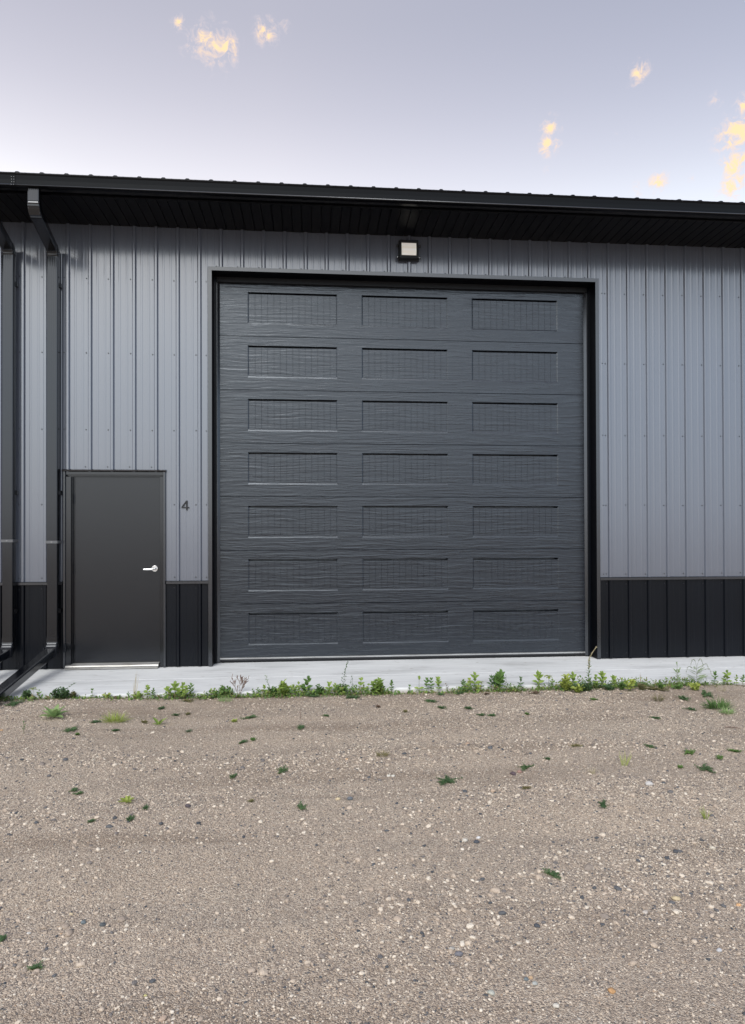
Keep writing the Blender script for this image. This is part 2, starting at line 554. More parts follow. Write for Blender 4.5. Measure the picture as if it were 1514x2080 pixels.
def hit(px, py):
    d = pix_dir(px, py)
    z = -0.1
    for _ in range(12):
        k = (z - CAM.z) / d.z
        p = CAM + d * k
        z = float(ground_h(p.x, min(p.y, SLAB_Y - .02)))
    y = min(p.y, SLAB_Y - .022)
    return Vector((p.x, y, float(ground_h(p.x, y)))), (p - CAM).dot(fwd) / FPX      # ground point, metres per pixel there

def make_ground():
    xs = np.concatenate([np.linspace(-400, -20, 12), np.linspace(-16, -2.2, 14), np.arange(-2.0, 9.5, .04), np.linspace(10, 24, 14), np.linspace(30, 400, 12)])
    ys = np.concatenate([np.linspace(-400, -24, 12), np.linspace(-20, -7.2, 14), np.arange(-7.0, SLAB_Y - .01, .04), np.array([SLAB_Y + .005, -.9, -.5, 1, 5, 14]), np.linspace(25, 400, 10)])
    X, Y = np.meshgrid(xs, ys)
    Z = ground_h(X, Y)
    far = np.clip((np.abs(X - 4) - 9) / 8, 0, 1) + np.clip((-Y - 8) / 8, 0, 1)
    Z = np.where(far > 0, Z * (1 - np.clip(far, 0, 1)) + -0.16 * np.clip(far, 0, 1), Z)
    nx, ny = len(xs), len(ys)
    v = np.stack([X, Y, Z], -1).reshape(-1, 3)
    idx = np.arange(nx * ny).reshape(ny, nx)
    f = np.stack([idx[:-1, :-1], idx[:-1, 1:], idx[1:, 1:], idx[1:, :-1]], -1).reshape(-1, 4)
    me = bpy.data.meshes.new('ground')
    me.vertices.add(len(v)); me.vertices.foreach_set('co', v.ravel())
    me.loops.add(f.size); me.loops.foreach_set('vertex_index', f.ravel())
    me.polygons.add(len(f)); me.polygons.foreach_set('loop_start', np.arange(0, f.size, 4))
    me.update(calc_edges=True)
    me.polygons.foreach_set('use_smooth', np.ones(len(f), bool))
    me.materials.append(MATS['gravel_ground'])
    o = bpy.data.objects.new('ground', me)
    COL.objects.link(o)
    o['kind'] = 'structure'
    o['label'] = 'tan gravel yard in front of the building'
make_ground()

def make_slab():
    b = MB()
    x0, x1, n = -2.6, 10.6, 264
    prof = [(.9, .0), (.3, -.002), (.0, -.004), (-.35, -.012), (-.565, -.0163), (-.5675, -.0200), (-.5725, -.0200), (-.575, -.0165), (-.75, -.020), (-1.10, -.027), (-1.132, -.029), (-1.143, -.034), (-1.147, -.045), (-1.147, -.25), (.9, -.25)]
    vs = []
    for i in range(n + 1):
        x = x0 + (x1 - x0) * i / n
        for j, (y, z) in enumerate(prof):
            dy = 0
            if 9 <= j <= 13:
                dy = .006 * math.sin(1.7 * x) + .004 * mnoise.noise(Vector((x * 3, 0, 0)))
                if 10 <= j <= 12:
                    z += -.004 * max(0, mnoise.noise(Vector((x * 9, j, 4))))
            vs.append((x, y + dy, z))
    m = len(prof)
    fs = []
    for i in range(n):
        for j in range(m):
            a, c = i * m + j, i * m + (j + 1) % m
            fs.append((a, c, c + m, a + m))
    fs += [tuple(range(m))[::-1], tuple(range(n * m, n * m + m))]
    b.add(vs, fs)
    o = b.build('concrete_apron', 'concrete')
    fix_normals(o)
    o['kind'] = 'structure'
    o['label'] = 'pale concrete apron along the foot of the wall'
make_slab()

# ------------------------------------------------------------------ building
R = 0.2286                      # rib spacing
K0, K1 = -8, 44
BX0, BX1 = K0 * R - .1143, K1 * R - .1143
WALL_T, CAP_Z0, CAP_Z1 = 4.721, 0.887, 0.926
OD = dict(x0=1.962, x1=6.238, z1=4.268)           # overhead door opening
ED = dict(x0=0.440, x1=1.445, z1=2.085)           # entry door opening
FASC_Y = -0.628

bld = empty('storage_building', (4.1, 0, 0))
tag(bld, 'long dark grey metal-clad building with black eaves and a large overhead door', 'building')
BL = Vector((4.1, 0, 0))
def part(mb, name, mat, smooth=False, parent=None, label=None):
    """builds in world coordinates, parented under the building (or one of its parts, which sits at the same origin)"""
    me_o = mb.build(name, mat, None, smooth, None, label)
    for v in me_o.data.vertices:
        v.co -= BL
    me_o.parent = parent or bld
    return me_o

# --- ribbed wall sheets
RIB = [(-.0260, 0), (-.0225, -.0008), (-.0125, -.0205), (-.0095, -.0218), (.0095, -.0218), (.0125, -.0205), (.0225, -.0008), (.0260, 0)]
MIN = [(-.012, 0), (-.007, -.0013), (.007, -.0013), (.012, 0)]
def sheet_profile(k0):
    pts = [((k0 - .5) * R, 0.0)]
    for k in range(k0, k0 + 4):
        pts += [(k * R + dx, y) for dx, y in RIB]
        for fr in (1 / 3, 2 / 3):
            pts += [((k + fr) * R + dx, y) for dx, y in MIN] if not (k == k0 + 3 and fr > .5) else []
    # the half pan before the first rib carries a minor rib too
    pts[1:1] = [((k0 - 1 / 3) * R + dx, y) for dx, y in MIN]
    pts.append(((k0 + 3.5) * R, 0.0))
    return pts
def yprof(pts, x):
    for (a, ya), (b, yb) in zip(pts, pts[1:]):
        if a <= x <= b and b > a:
            return ya + (yb - ya) * (x - a) / (b - a)
    return 0.0
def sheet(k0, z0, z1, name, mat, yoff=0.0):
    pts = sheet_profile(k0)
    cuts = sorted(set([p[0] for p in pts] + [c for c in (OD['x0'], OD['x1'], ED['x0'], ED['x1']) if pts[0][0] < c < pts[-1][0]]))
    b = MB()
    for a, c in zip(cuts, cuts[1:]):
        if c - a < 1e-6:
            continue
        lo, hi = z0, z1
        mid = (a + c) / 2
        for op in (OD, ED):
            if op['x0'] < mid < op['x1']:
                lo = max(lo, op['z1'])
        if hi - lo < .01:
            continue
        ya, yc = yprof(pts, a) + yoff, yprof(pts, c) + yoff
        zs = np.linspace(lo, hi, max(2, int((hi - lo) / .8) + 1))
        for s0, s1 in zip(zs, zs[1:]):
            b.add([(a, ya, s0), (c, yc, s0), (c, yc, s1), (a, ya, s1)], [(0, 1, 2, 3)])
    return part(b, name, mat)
SCREW = {}
def put_screw(parent, x, z, y=0.0, r=.0052, mat='screw_dark', name='screw', off=None):
    key = (r, mat)
    if key not in SCREW:
        b = MB()
        screw(b, 0, 0, 0, r)
        me = bpy.data.meshes.new(name)
        me.from_pydata(b.v, [], b.f)
        me.materials.append(MATS[mat])
        SCREW[key] = me
    o = bpy.data.objects.new(name, SCREW[key])
    COL.objects.link(o)
    o.parent = parent
    o.location = Vector((x, y, z)) - (BL if off is None else Vector(off))
    return o
def screw(b, x, z, y=0.0, r=.0048):
    n = 7
    vs = [(x + r * 1.35 * math.cos(2 * math.pi * i / n), y - .001, z + r * 1.35 * math.sin(2 * math.pi * i / n)) for i in range(n)]
    vs += [(x + r * math.cos(2 * math.pi * i / n), y - .006, z + r * math.sin(2 * math.pi * i / n)) for i in range(n)]
    fs = [(i, (i + 1) % n, n + (i + 1) % n, n + i) for i in range(n)] + [tuple(range(n, 2 * n))]
    b.add(vs, fs)
ROWS = (4.15, 3.352, 2.535, 1.738, .957)
for k0 in range(K0, K1, 4):
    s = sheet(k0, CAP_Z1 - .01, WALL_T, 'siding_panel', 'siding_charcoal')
    vis = -4 <= k0 <= 36
    for k in range(k0, k0 + 4) if vis else ():
        for z in ROWS:
            x = k * R - .040
            if any(op['x0'] - .045 < x < op['x1'] + .045 and z < op['z1'] + .05 for op in (OD, ED)):
                continue
            put_screw(s, x + random.uniform(-.003, .003), z + random.uniform(-.004, .004))
        x = k * R - .05
        if OD['x0'] < x < OD['x1']:
            put_screw(s, x, 4.322)
        if ED['x0'] < x < ED['x1']:
            put_screw(s, x, 2.14)
    for z in ROWS:
        if k0 == 8:
            put_screw(s, 1.900, z)
        if k0 == 28:
            put_screw(s, 6.325, z)
    if sum(1 for op in (OD,) if op['x0'] <= (k0 - .5) * R and (k0 + 3.5) * R <= op['x1']) == 0:
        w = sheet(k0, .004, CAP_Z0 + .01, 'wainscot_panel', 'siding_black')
        for k in range(k0, k0 + 4) if vis else ():
            for z in (.062, .845):
                x = k * R - .040
                if any(op['x0'] - .06 < x < op['x1'] + .06 for op in (OD, ED)):
                    continue
                put_screw(w, x, z + random.uniform(-.004, .004))

# --- wainscot cap strips, one for every stretch of wall
for a, c in ((BX0, ED['x0'] - .035), (ED['x1'] + .035, OD['x0'] - .040), (OD['x1'] + .040, BX1)):
    b = MB().prism([(0.004, CAP_Z1), (-.026, CAP_Z1 - .004), (-.032, CAP_Z1 - .010), (-.032, CAP_Z0 + .003), (-.028, CAP_Z0), (0.004, CAP_Z0)], a, c)
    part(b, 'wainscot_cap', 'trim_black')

# --- structure behind the sheets: keeps the building closed
b = MB()
b.box(BX0 + .01, BX1 - .01, 11.9, 12.0, 0.0, 4.7)
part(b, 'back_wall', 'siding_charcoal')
for a, c in ((BX0 + .01, BX0 + .06), (BX1 - .06, BX1 - .01)):
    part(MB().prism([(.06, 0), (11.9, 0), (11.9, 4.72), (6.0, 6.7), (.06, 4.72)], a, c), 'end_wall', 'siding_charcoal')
b = MB()
for a, c, z0 in ((BX0 + .07, ED['x0'] - .03, .002), (ED['x1'] + .03, OD['x0'] - .03, .002), (OD['x1'] + .03, BX1 - .07, .002), (ED['x0'] - .03, ED['x1'] + .03, ED['z1'] + .03), (OD['x0'] - .03, OD['x1'] + .03, OD['z1'] + .03)):
    b.box(a, c, .010, .06, z0, 4.70)
part(b, 'wall_backing', 'rubber_black')

# --- overhead door: trim, reveal
TW = .040
fl = -.0265
trimL = MB().prismz([(OD['x0'] - TW, .002), (OD['x0'] - TW, fl), (OD['x0'], fl), (OD['x0'], .002)], .002, OD['z1'] + TW)
trimR = MB().prismz([(OD['x1'] + TW, .002), (OD['x1'], .002), (OD['x1'], fl), (OD['x1'] + TW, fl)], .002, OD['z1'] + TW)
for x0_, x1_ in ((OD['x0'] - .004, OD['x0'] + .001), (OD['x1'] - .001, OD['x1'] + .004)):
    part(MB().box(x0_, x1_, fl + .004, .25, .003, OD['z1'] - .002), 'jamb_return', 'soffit_black')
def cut_top(mb, z, inward):
    """mitre the head end of a jamb trim"""
    for i, (x, y, zz) in enumerate(mb.v):
        if abs(zz - (OD['z1'] + TW)) < 1e-6:
            xe = OD['x0'] if inward < 0 else OD['x1']
            d = max(0.0, (xe - x) * -inward) if inward < 0 else max(0.0, x - xe)
            mb.v[i] = (x, y, OD['z1'] + (abs(x - xe) if (x - xe) * inward > 0 else 0.0) - .0005)
cut_top(trimL, 0, -1)
cut_top(trimR, 0, 1)
jl = part(trimL, 'door_jamb_trim', 'trim_black', label='black jamb trim left of the overhead door')
jr = part(trimR, 'door_jamb_trim', 'trim_black', label='black jamb trim right of the overhead door')
z = OD['z1']
b = MB()
o = [(OD['x0'] - TW, z + TW), (OD['x1'] + TW, z + TW), (OD['x1'], z), (OD['x0'], z)]
b.add([(x, fl - .0005, zz) for x, zz in o] + [(x, .002, zz) for x, zz in o], [(3, 2, 1, 0), (4, 5, 6, 7), (0, 1, 5, 4), (1, 2, 6, 5), (2, 3, 7, 6), (3, 0, 4, 7)])
b.add([(OD['x0'] + .001, fl, z - .001), (OD['x1'] - .001, fl, z - .001), (OD['x1'] - .001, .25, z - .001), (OD['x0'] + .001, .25, z - .001),
       (OD['x0'] + .001, fl, z + .003), (OD['x1'] - .001, fl, z + .003), (OD['x1'] - .001, .25, z + .003), (OD['x0'] + .001, .25, z + .003)],
      [(0, 1, 2, 3), (7, 6, 5, 4), (0, 4, 5, 1), (2, 6, 7, 3)])
part(b, 'door_head_trim', 'trim_black')
part(MB().box(OD['x0'] + .0015, OD['x1'] - .0015, fl + .004, .25, z - .0035, z - .0015), 'head_return', 'soffit_black')

# --- overhead door (part) > sections, planks, seals, bottom bar (sub-parts)
DY, SH, DZ0 = 0.185, 0.5955, 0.052
DX0, DX1 = 2.000, 6.185
door = part(MB().box(DX0 - .02, DX1 + .02, DY + .0965, DY + .115, DZ0, DZ0 + 7 * SH), 'overhead_door', 'rubber_black',
            label='charcoal sectional overhead door with seven rows of stamped panels')
PANX = [(2.325, 3.322), (3.597, 4.582), (4.862, 5.872)]
PZ0, PZ1, RD = .136, .494, .0065
def section_mesh():
    b = MB()
    h = SH - .0008
    # outer skin as strips round the three recesses
    xs = [DX0] + [x for p in PANX for x in p] + [DX1]
    y = DY
    def quad(x0, x1, z0, z1):
        b.add([(x0, y, z0), (x1, y, z0), (x1, y, z1), (x0, y, z1)], [(0, 1, 2, 3)])
    for i in range(7):
        quad(xs[i], xs[i + 1], .003, PZ0)
        quad(xs[i], xs[i + 1], PZ1, h - .003)
        if i % 2 == 0:
            quad(xs[i], xs[i + 1], PZ0, PZ1)
    # rolled edges of the section
    for z0, z1, sgn in ((.003, 0.0, 1), (h - .003, h, -1)):
        b.add([(DX0, y, z0), (DX1, y, z0), (DX1, y + .005, z1), (DX0, y + .005, z1)], [(0, 3, 2, 1) if sgn > 0 else (0, 1, 2, 3)])
        b.add([(DX0, y + .005, z1), (DX1, y + .005, z1), (DX1, y + .029, z1), (DX0, y + .029, z1)], [(0, 3, 2, 1) if sgn > 0 else (0, 1, 2, 3)])
    for (a, c) in PANX:
        bt, bs, gt, gd = .026, .012, .0220, .095
        zt, zb = PZ1 - gt, PZ0 + bt
        # recessed field, a top-edge groove sunk past real door thickness to hold shade, a sloping sill along the bottom
        vs = [(a, y, PZ0), (c, y, PZ0), (c, y, PZ1), (a, y, PZ1),
              (a + bs, y + RD, zb), (c - bs, y + RD, zb), (c - bs, y + RD, zt), (a + bs, y + RD, zt),
              (a + bs, y + gd, zt + .002), (c - bs, y + gd, zt + .002), (c - bs, y + gd, PZ1 - .001), (a + bs, y + gd, PZ1 - .001)]
        b.add(vs, [(0, 1, 5, 4), (4, 5, 6, 7), (7, 6, 9, 8), (8, 9, 10, 11), (11, 10, 2, 3),
                   (0, 4, 7, 3), (7, 8, 11, 3), (1, 2, 6, 5), (2, 10, 9, 6)])
    return b
proto = section_mesh().build('door_section', 'door_woodgrain')
for v in proto.data.vertices:
    v.co -= BL
proto.parent = door
proto.location = (0, 0, DZ0)
plank_protos = []
for j in range(7):
    sec = proto if j == 0 else share(proto, 'door_section', door, (0, 0, DZ0 + j * SH))
    for pi, (a, c) in enumerate(PANX):
        a2, c2 = a + .0122, c - .0122
        wp = (c2 - a2) / 14
        if len(plank_protos) <= pi:
            hw, z0, z1, ch = wp / 2 - .0008, PZ0 + .0126, PZ1 - .0222, .0012
            yb, yf = RD + .001, RD - .0034
            bb = MB()
            bb.prismz([(-hw, yb), (-hw, yf + ch), (-hw + ch, yf), (hw - ch, yf), (hw, yf + ch), (hw, yb)], z0, z1)
            po = bb.build('plank', 'door_woodgrain')
            plank_protos.append(po)
            fix_normals(po)
            first = True
        else:
            first = False
        for q in range(14):
            loc = (a2 + (q + .5) * wp - BL.x, DY, DZ0 + j * SH)
            if first and q == 0:
                po.parent = door
                po.location = loc
            else:
                share(plank_protos[pi], 'plank', door, loc)
# seals and bottom bar
part(MB().box(DX0, DX1, DY - .006, DY + .028, .036, .0525), 'bottom_bar', 'aluminium', parent=door)
part(MB().prism([(DY - .002, .036), (DY - .006, .02), (DY + .0, .002), (DY + .026, .002), (DY + .03, .02), (DY + .026, .036)], DX0, DX1), 'bottom_seal', 'rubber_black', parent=door)
for x, s in ((OD['x0'], 1), (OD['x1'], -1)):
    b = MB()
    b.prismz([(x + s * .001, DY + .0), (x + s * .001, DY - .052), (x + s * .022, DY - .052), (x + s * .026, DY - .046), (x + s * .026, DY + .0)][::s], .004, OD['z1'] - .002)
    b2 = MB()
    b2.prismz([(x + s * .027, DY - .030), (x + s * .033, DY - .030), (x + s * .058, DY - .004), (x + s * .052, DY - .001), (x + s * .027, DY - .022)][::s], .010, OD['z1'] - .03)
    o1 = part(b, 'side_stop', 'siding_black', parent=door)
    o2 = part(b2, 'side_seal', 'trim_black', parent=door)
    fix_normals(o1); fix_normals(o2)
part(MB().box(OD['x0'] + .03, OD['x1'] - .03, DY - .045, DY - .004, DZ0 + 7 * SH - .012, OD['z1'] - .003), 'head_stop', 'rubber_black', parent=door)

# --- entry door (part) > frame, handle, threshold ...
ex0, ex1, ez = ED['x0'], ED['x1'], ED['z1']
LF = dict(x0=.515, x1=1.402, z0=.058, z1=2.036)
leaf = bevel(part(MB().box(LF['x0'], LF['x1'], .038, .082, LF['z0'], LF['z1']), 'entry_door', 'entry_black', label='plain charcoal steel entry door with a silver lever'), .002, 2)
def jamb(x, s):
    return [(x, -.012), (x + s * .050, -.012), (x + s * .050, .012), (x + s * .060, .012), (x + s * .060, .036), (x + s * .0725, .036), (x + s * .0725, .09), (x, .09)]
b = MB().prismz(jamb(ex0, 1), .004, ez - .052)
jo = part(b, 'door_jamb', 'downspout_black', parent=leaf); fix_normals(jo)
b = MB().prismz([(ex1, -.012), (ex1 - .030, -.012), (ex1 - .030, .012), (ex1 - .038, .012), (ex1 - .038, .036), (ex1 - .0415, .036), (ex1 - .0415, .09), (ex1, .09)], .004, ez - .052)
jo = part(b, 'door_jamb', 'downspout_black', parent=leaf); fix_normals(jo)
b = MB().prism([(-.012, ez), (-.012, ez - .0295), (.012, ez - .0295), (.012, ez - .0395), (.036, ez - .0395), (.036, ez - .0475), (.09, ez - .0475), (.09, ez)], ex0 + .0005, ex1 - .0005)
jo = part(b, 'door_head', 'downspout_black', parent=leaf); fix_normals(jo)
# J-trim round the frame
for s, x in ((-1, ex0), (1, ex1)):
    o = part(MB().prismz([(x + s * .0005, .004), (x + s * .0005, -.020), (x + s * .006, -.029), (x + s * .022, -.029), (x + s * .028, -.022), (x + s * .028, .004)], .002, ez + .001), 'frame_trim', 'trim_black', parent=leaf)
    fix_normals(o)
o = part(MB().prism([(.004, ez + .0015), (-.020, ez + .0015), (-.040, ez + .008), (-.042, ez + .018), (-.030, ez + .026), (.004, ez + .028)], ex0 - .034, ex1 + .034), 'drip_cap', 'trim_black', parent=leaf)
fix_normals(o)
# aluminium threshold
part(MB().prism([(.09, .002), (-.075, .002), (-.075, .012), (-.045, .022), (-.04, .034), (.02, .050), (.09, .050)], ex0 + .001, ex1 - .045), 'threshold', 'threshold_metal', parent=leaf)
part(MB().box(LF['x0'] + .004, LF['x1'] - .004, .042, .078, .0505, .0575), 'door_sweep', 'rubber_black', parent=leaf)
# lever handle
def disc(b, c, r, y0, y1, n=24, r2=None):
    r2 = r if r2 is None else r2
    vs = [(c[0] + r * math.cos(2 * math.pi * i / n), y0, c[1] + r * math.sin(2 * math.pi * i / n)) for i in range(n)]
    vs += [(c[0] + r2 * math.cos(2 * math.pi * i / n), y1, c[1] + r2 * math.sin(2 * math.pi * i / n)) for i in range(n)]
    b.add(vs, [(i, (i + 1) % n, n + (i + 1) % n, n + i) for i in range(n)] + [tuple(range(n))[::-1], tuple(range(n, 2 * n))])
hx, hz = 1.348, 1.052
b = MB()
disc(b, (hx, hz), .036, .0375, .030)
disc(b, (hx, hz), .036, .030, .026, r2=.031)
disc(b, (hx, hz), .015, .026, -.012)
hr = part(b, 'handle_rose', 'chrome', parent=leaf); fix_normals(hr)
for f in hr.data.polygons:
    f.use_smooth = len(f.vertices) == 4
b = MB()
sec = []
for i in range(13):
    t = i / 12
    x = hx + .014 - .125 * t
    y = -.020 + .004 * math.sin(t * 3)
    zc = hz - .006 * t - .004 * math.sin(math.pi * t)
    hh, hd = .0125 - .0035 * t, .0075 - .002 * t
    sec.append([(x, y + hd * math.cos(a), zc + hh * math.sin(a)) for a in [2 * math.pi * k / 10 for k in range(10)]])
vs = [p for s in sec for p in s]
fs = [(i * 10 + k, i * 10 + (k + 1) % 10, (i + 1) * 10 + (k + 1) % 10, (i + 1) * 10 + k) for i in range(12) for k in range(10)]
fs += [tuple(range(10))[::-1], tuple(range(120, 130))]
b.add(vs, fs)
hl = part(b, 'lever', 'chrome', True, parent=leaf); fix_normals(hl)
b = MB(); disc(b, (hx, hz), .006, -.010, -.029, 12)
o = part(b, 'lock_cylinder', 'trim_black', parent=leaf); fix_normals(o)
for zc in (.30, 1.05, 1.80):
    b = MB(); b.tube([(LF['x0'] - .004, .034, zc - .05), (LF['x0'] - .004, .034, zc + .05)], .007, 8)
    part(b, 'hinge', 'entry_black', parent=leaf)

# --- soffit planks
n = int((BX1 - BX0) / .1016)
sp = None
for i in range(n):
    x = BX0 + (i + .5) * .1016
    if sp is None:
        hw, ch = .0508 - .0008, .006
        b = MB()
        prof = [(-hw, .008), (-hw, .0), (-hw + ch, -.006), (hw - ch, -.006), (hw, .0), (hw, .008)]
        nn = len(prof)
        y0, y1 = FASC_Y + .004, .03
        b.add([(px, y0, pz) for px, pz in prof] + [(px, y1, pz) for px, pz in prof],
              [(k, (k + 1) % nn, nn + (k + 1) % nn, nn + k) for k in range(nn)] + [tuple(range(nn))[::-1], tuple(range(nn, 2 * nn))])
        sp = b.build('soffit_plank', 'soffit_black')
        fix_normals(sp)
        sp.parent = bld
        sp.location = (x - BL.x, 0, WALL_T + .006)
    else:
        share(sp, 'soffit_plank', bld, (x - BL.x, 0, WALL_T + .006))
# --- fascia with a folded lip under the soffit ends
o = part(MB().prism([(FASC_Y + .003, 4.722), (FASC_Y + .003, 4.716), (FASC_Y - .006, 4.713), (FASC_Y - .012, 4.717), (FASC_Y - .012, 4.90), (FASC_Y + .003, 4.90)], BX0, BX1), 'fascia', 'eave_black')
fix_normals(o)
# --- gutter
GY = FASC_Y - .013
gp = [(0, 4.850), (0, 4.726), (-.080, 4.722), (-.098, 4.724), (-.113, 4.729), (-.119, 4.735), (-.118, 4.741), (-.111, 4.745), (-.108, 4.752),
      (-.112, 4.79), (-.119, 4.83), (-.124, 4.846), (-.124, 4.853), (-.116, 4.857), (-.106, 4.853), (-.107, 4.849), (-.114, 4.8525), (-.119, 4.849), (-.1145, 4.83),
      (-.1075, 4.79), (-.1035, 4.752), (-.107, 4.743), (-.113, 4.739), (-.1135, 4.736), (-.095, 4.728), (-.080, 4.726), (-.004, 4.730), (-.004, 4.850)]
def gutter_run(a, c, name):
    o = part(MB().prism([(GY + y, z) for y, z in gp], a, c), name, 'eave_black')
    fix_normals(o)
    return o
for a_, c_ in ((BX0, .214), (.216, BX1)):
    part(MB().tube([(a_, GY - .1195, 4.738), (c_, GY - .1195, 4.738)], .0065, 10), 'gutter_bead', 'trim_black', True)
part(MB().tube([(BX0, FASC_Y - .007, 4.7135), (BX1, FASC_Y - .007, 4.7135)], .0032, 8), 'fascia_lip', 'eave_black', True)
GJ = .215
g1 = gutter_run(BX0, GJ - .001, 'gutter')
g2 = gutter_run(GJ + .001, BX1, 'gutter')
b = MB().prism([(GY + y * 1.018 - .0015, z) for y, z in gp[2:13]] + [(GY + y * .99 + .001, z) for y, z in gp[2:13]][::-1], GJ - .022, GJ + .022)
o = part(b, 'gutter_joint', 'eave_black', parent=g2); fix_normals(o)
for dx in (-.012, .010):
    for zz, yy in ((4.765, -.112), (4.788, -.1145), (4.81, -.1185), (4.735, -.1235)):
        put_screw(g2, GJ + dx, zz, GY + yy - .001, .0035, 'strap_grey', 'rivet')
# --- drip edge and roof sheets
o = part(MB().prism([(FASC_Y - .014, 4.903), (FASC_Y - .060, 4.890), (FASC_Y - .066, 4.868), (FASC_Y - .064, 4.868), (FASC_Y - .058, 4.887), (FASC_Y - .014, 4.898)], BX0, BX1), 'drip_edge', 'siding_charcoal')
fix_normals(o)
PITCH_R = 4 / 12
def roof_sheet(k0, front):
    pts = sheet_profile(k0)
    b = MB()
    y0, y1 = (FASC_Y - .078, 6.0) if front else (12.65, 6.0)
    zz = lambda y, up: 4.885 + (y - (FASC_Y - .078) if front else (12.65 - y)) * PITCH_R + up
    for (a, ya), (c, yc) in zip(pts, pts[1:]):
        ya, yc = ya * .45, yc * .45
        b.add([(a, y0, zz(y0, -ya)), (c, y0, zz(y0, -yc)), (c, y1, zz(y1, -yc)), (a, y1, zz(y1, -ya))], [(0, 1, 2, 3)])
        if front:       # folded end of the sheet, so that each rib shows as a small closed bump
            b.add([(a, y0 + .001, 4.880), (c, y0 + .001, 4.880), (c, y0, zz(y0, -yc)), (a, y0, zz(y0, -ya))], [(0, 1, 2, 3)])
    return part(b, 'roof_panel', 'eave_black')
for k0 in range(K0, K1, 4):
    roof_sheet(k0, True)
part(MB().add([(BX0, 6.0, 7.13), (BX1, 6.0, 7.13), (BX1, 12.65, 4.9), (BX0, 12.65, 4.9)], [(0, 1, 2, 3)]), 'rear_roof', 'eave_black')

# ------------------------------------------------------------------ wall lamp
def wall_lamp():
    x0, x1, z0, z1 = 3.990, 4.212, 4.435, 4.642
    cx, cz = (x0 + x1) / 2, (z0 + z1) / 2
    root = empty('wall_lamp', (cx, 0, cz))
    tag(root, 'square black wall lamp with pale glass under the eave above the overhead door', 'lamp')
    def add(mb, name, mat, **kw):
        o = mb.build(name, mat)
        for v in o.data.vertices:
            v.co -= Vector((cx, 0, cz))
        o.parent = root
        fix_normals(o)
        return o
    hb = MB()
    d = -.088
    ins = .008
    back = [(x0, z0), (x1, z0), (x1, z1), (x0, z1)]
    fr = [(x0 + ins, z0 + .012), (x1 - ins, z0 + .012), (x1 - ins, z1 - .004), (x0 + ins, z1 - .004)]
    gl = [(x0 + .030, z0 + .042), (x1 - .030, z0 + .042), (x1 - .028, z1 - .030), (x0 + .028, z1 - .030)]
    vs = [(x, -.020, z) for x, z in back] + [(x, -.055, z) for x, z in back] + [(x, d, z) for x, z in fr] + [(x, d + .001, z) for x, z in gl] + [(x, d + .02, z) for x, z in gl]
    fs = []
    for a in (0, 4, 8, 12):
        for k in range(4):
            fs.append((a + k, a + (k + 1) % 4, a + 4 + (k + 1) % 4, a + 4 + k))
    fs += [(3, 2, 1, 0), (16, 17, 18, 19)]
    hb.add(vs, fs)
    bevel(add(hb, 'housing', 'lamp_black'), .003, 2)
    add(MB().box(x0 + .012, x1 - .012, -.0205, .002, z0 + .012, z1 - .012), 'back_plate', 'lamp_black')
    lb = MB()
    n = 36
    for i in range(n):
        pass
    prof = []
    for i in range(n + 1):
        t = i / n
        prof.append((d + .004 - .018 * math.sin(math.pi * min(1, t * 1.15)) * (1 - .55 * t) - (.0022 if i % 2 else 0.0), gl[0][1] + .0005 + (gl[2][1] - gl[0][1] - .001) * t))
    vs, fs = [], []
    for y, z in prof:
        vs += [(x0 + .0305, y, z), (x1 - .0305, y, z)]
    vs += [(x0 + .0305, d + .018, prof[0][1]), (x1 - .0305, d + .018, prof[0][1]), (x0 + .0305, d + .018, prof[-1][1]), (x1 - .0305, d + .018, prof[-1][1])]
    for i in range(n):
        fs.append((2 * i, 2 * i + 1, 2 * i + 3, 2 * i + 2))
    m_ = 2 * (n + 1)
    fs += [tuple([2 * i for i in range(n + 1)] + [m_ + 2, m_]), tuple([2 * i + 1 for i in range(n + 1)] + [m_ + 3, m_ + 1])]
    fs += [(0, 1, m_ + 1, m_), (2 * n, 2 * n + 1, m_ + 3, m_ + 2)]
    lb.add(vs, fs)
    add(lb, 'glass', 'lamp_glass')
    for sx in (x0 - .011, x1 + .011):
        for zz in (z0 + .030, z1 - .050):
            tb = MB(); tb.box(sx - .012, sx + .012, -.052, -.040, zz - .014, zz + .014)
            t_ = add(tb, 'mounting_ear', 'lamp_black')
            sb = MB(); screw(sb, sx, zz, -.052, .005)
            so = sb.build('ear_screw', 'chrome')
            for v in so.data.vertices:
                v.co -= Vector((cx, 0, cz))
            so.parent = t_
    tb = MB().box(x0 + .010, x1 - .010, -.080, -.056, z1 - .001, z1 + .003)
    add(tb, 'top_lip', 'trim_black')
wall_lamp()

# ------------------------------------------------------------------ house number
def house_number():
    cx, cz, s, th = 1.678, 1.729, .106, .010
    b = MB()
    y0, y1 = -.012, -.003
    def bar(x0, z0, x1, z1, w):
        d = Vector((x1 - x0, 0, z1 - z0)).normalized()
        p = Vector((-d.z, 0, d.x)) * (w / 2)
        q = [Vector((x0, 0, z0)) - p, Vector((x1, 0, z1)) - p, Vector((x1, 0, z1)) + p, Vector((x0, 0, z0)) + p]
        b.add([(v.x, y0, v.z) for v in q] + [(v.x, y1, v.z) for v in q], [(0, 1, 2, 3), (7, 6, 5, 4), (0, 4, 5, 1), (1, 5, 6, 2), (2, 6, 7, 3), (3, 7, 4, 0)])
    bar(.016, -s / 2, .016, s / 2, .0145)
    y0 -= .0006
    bar(-.040, -.022, .040, -.022, .012)
    y0 -= .0006
    bar(-.036, -.019, .014, .049, .012)
    o = b.build('house_number', 'number_black')
    o.location = (cx, 0, cz)
    fix_normals(o)
    tag(o, 'black number 4 fixed to the grey siding right of the entry door', 'number')
house_number()

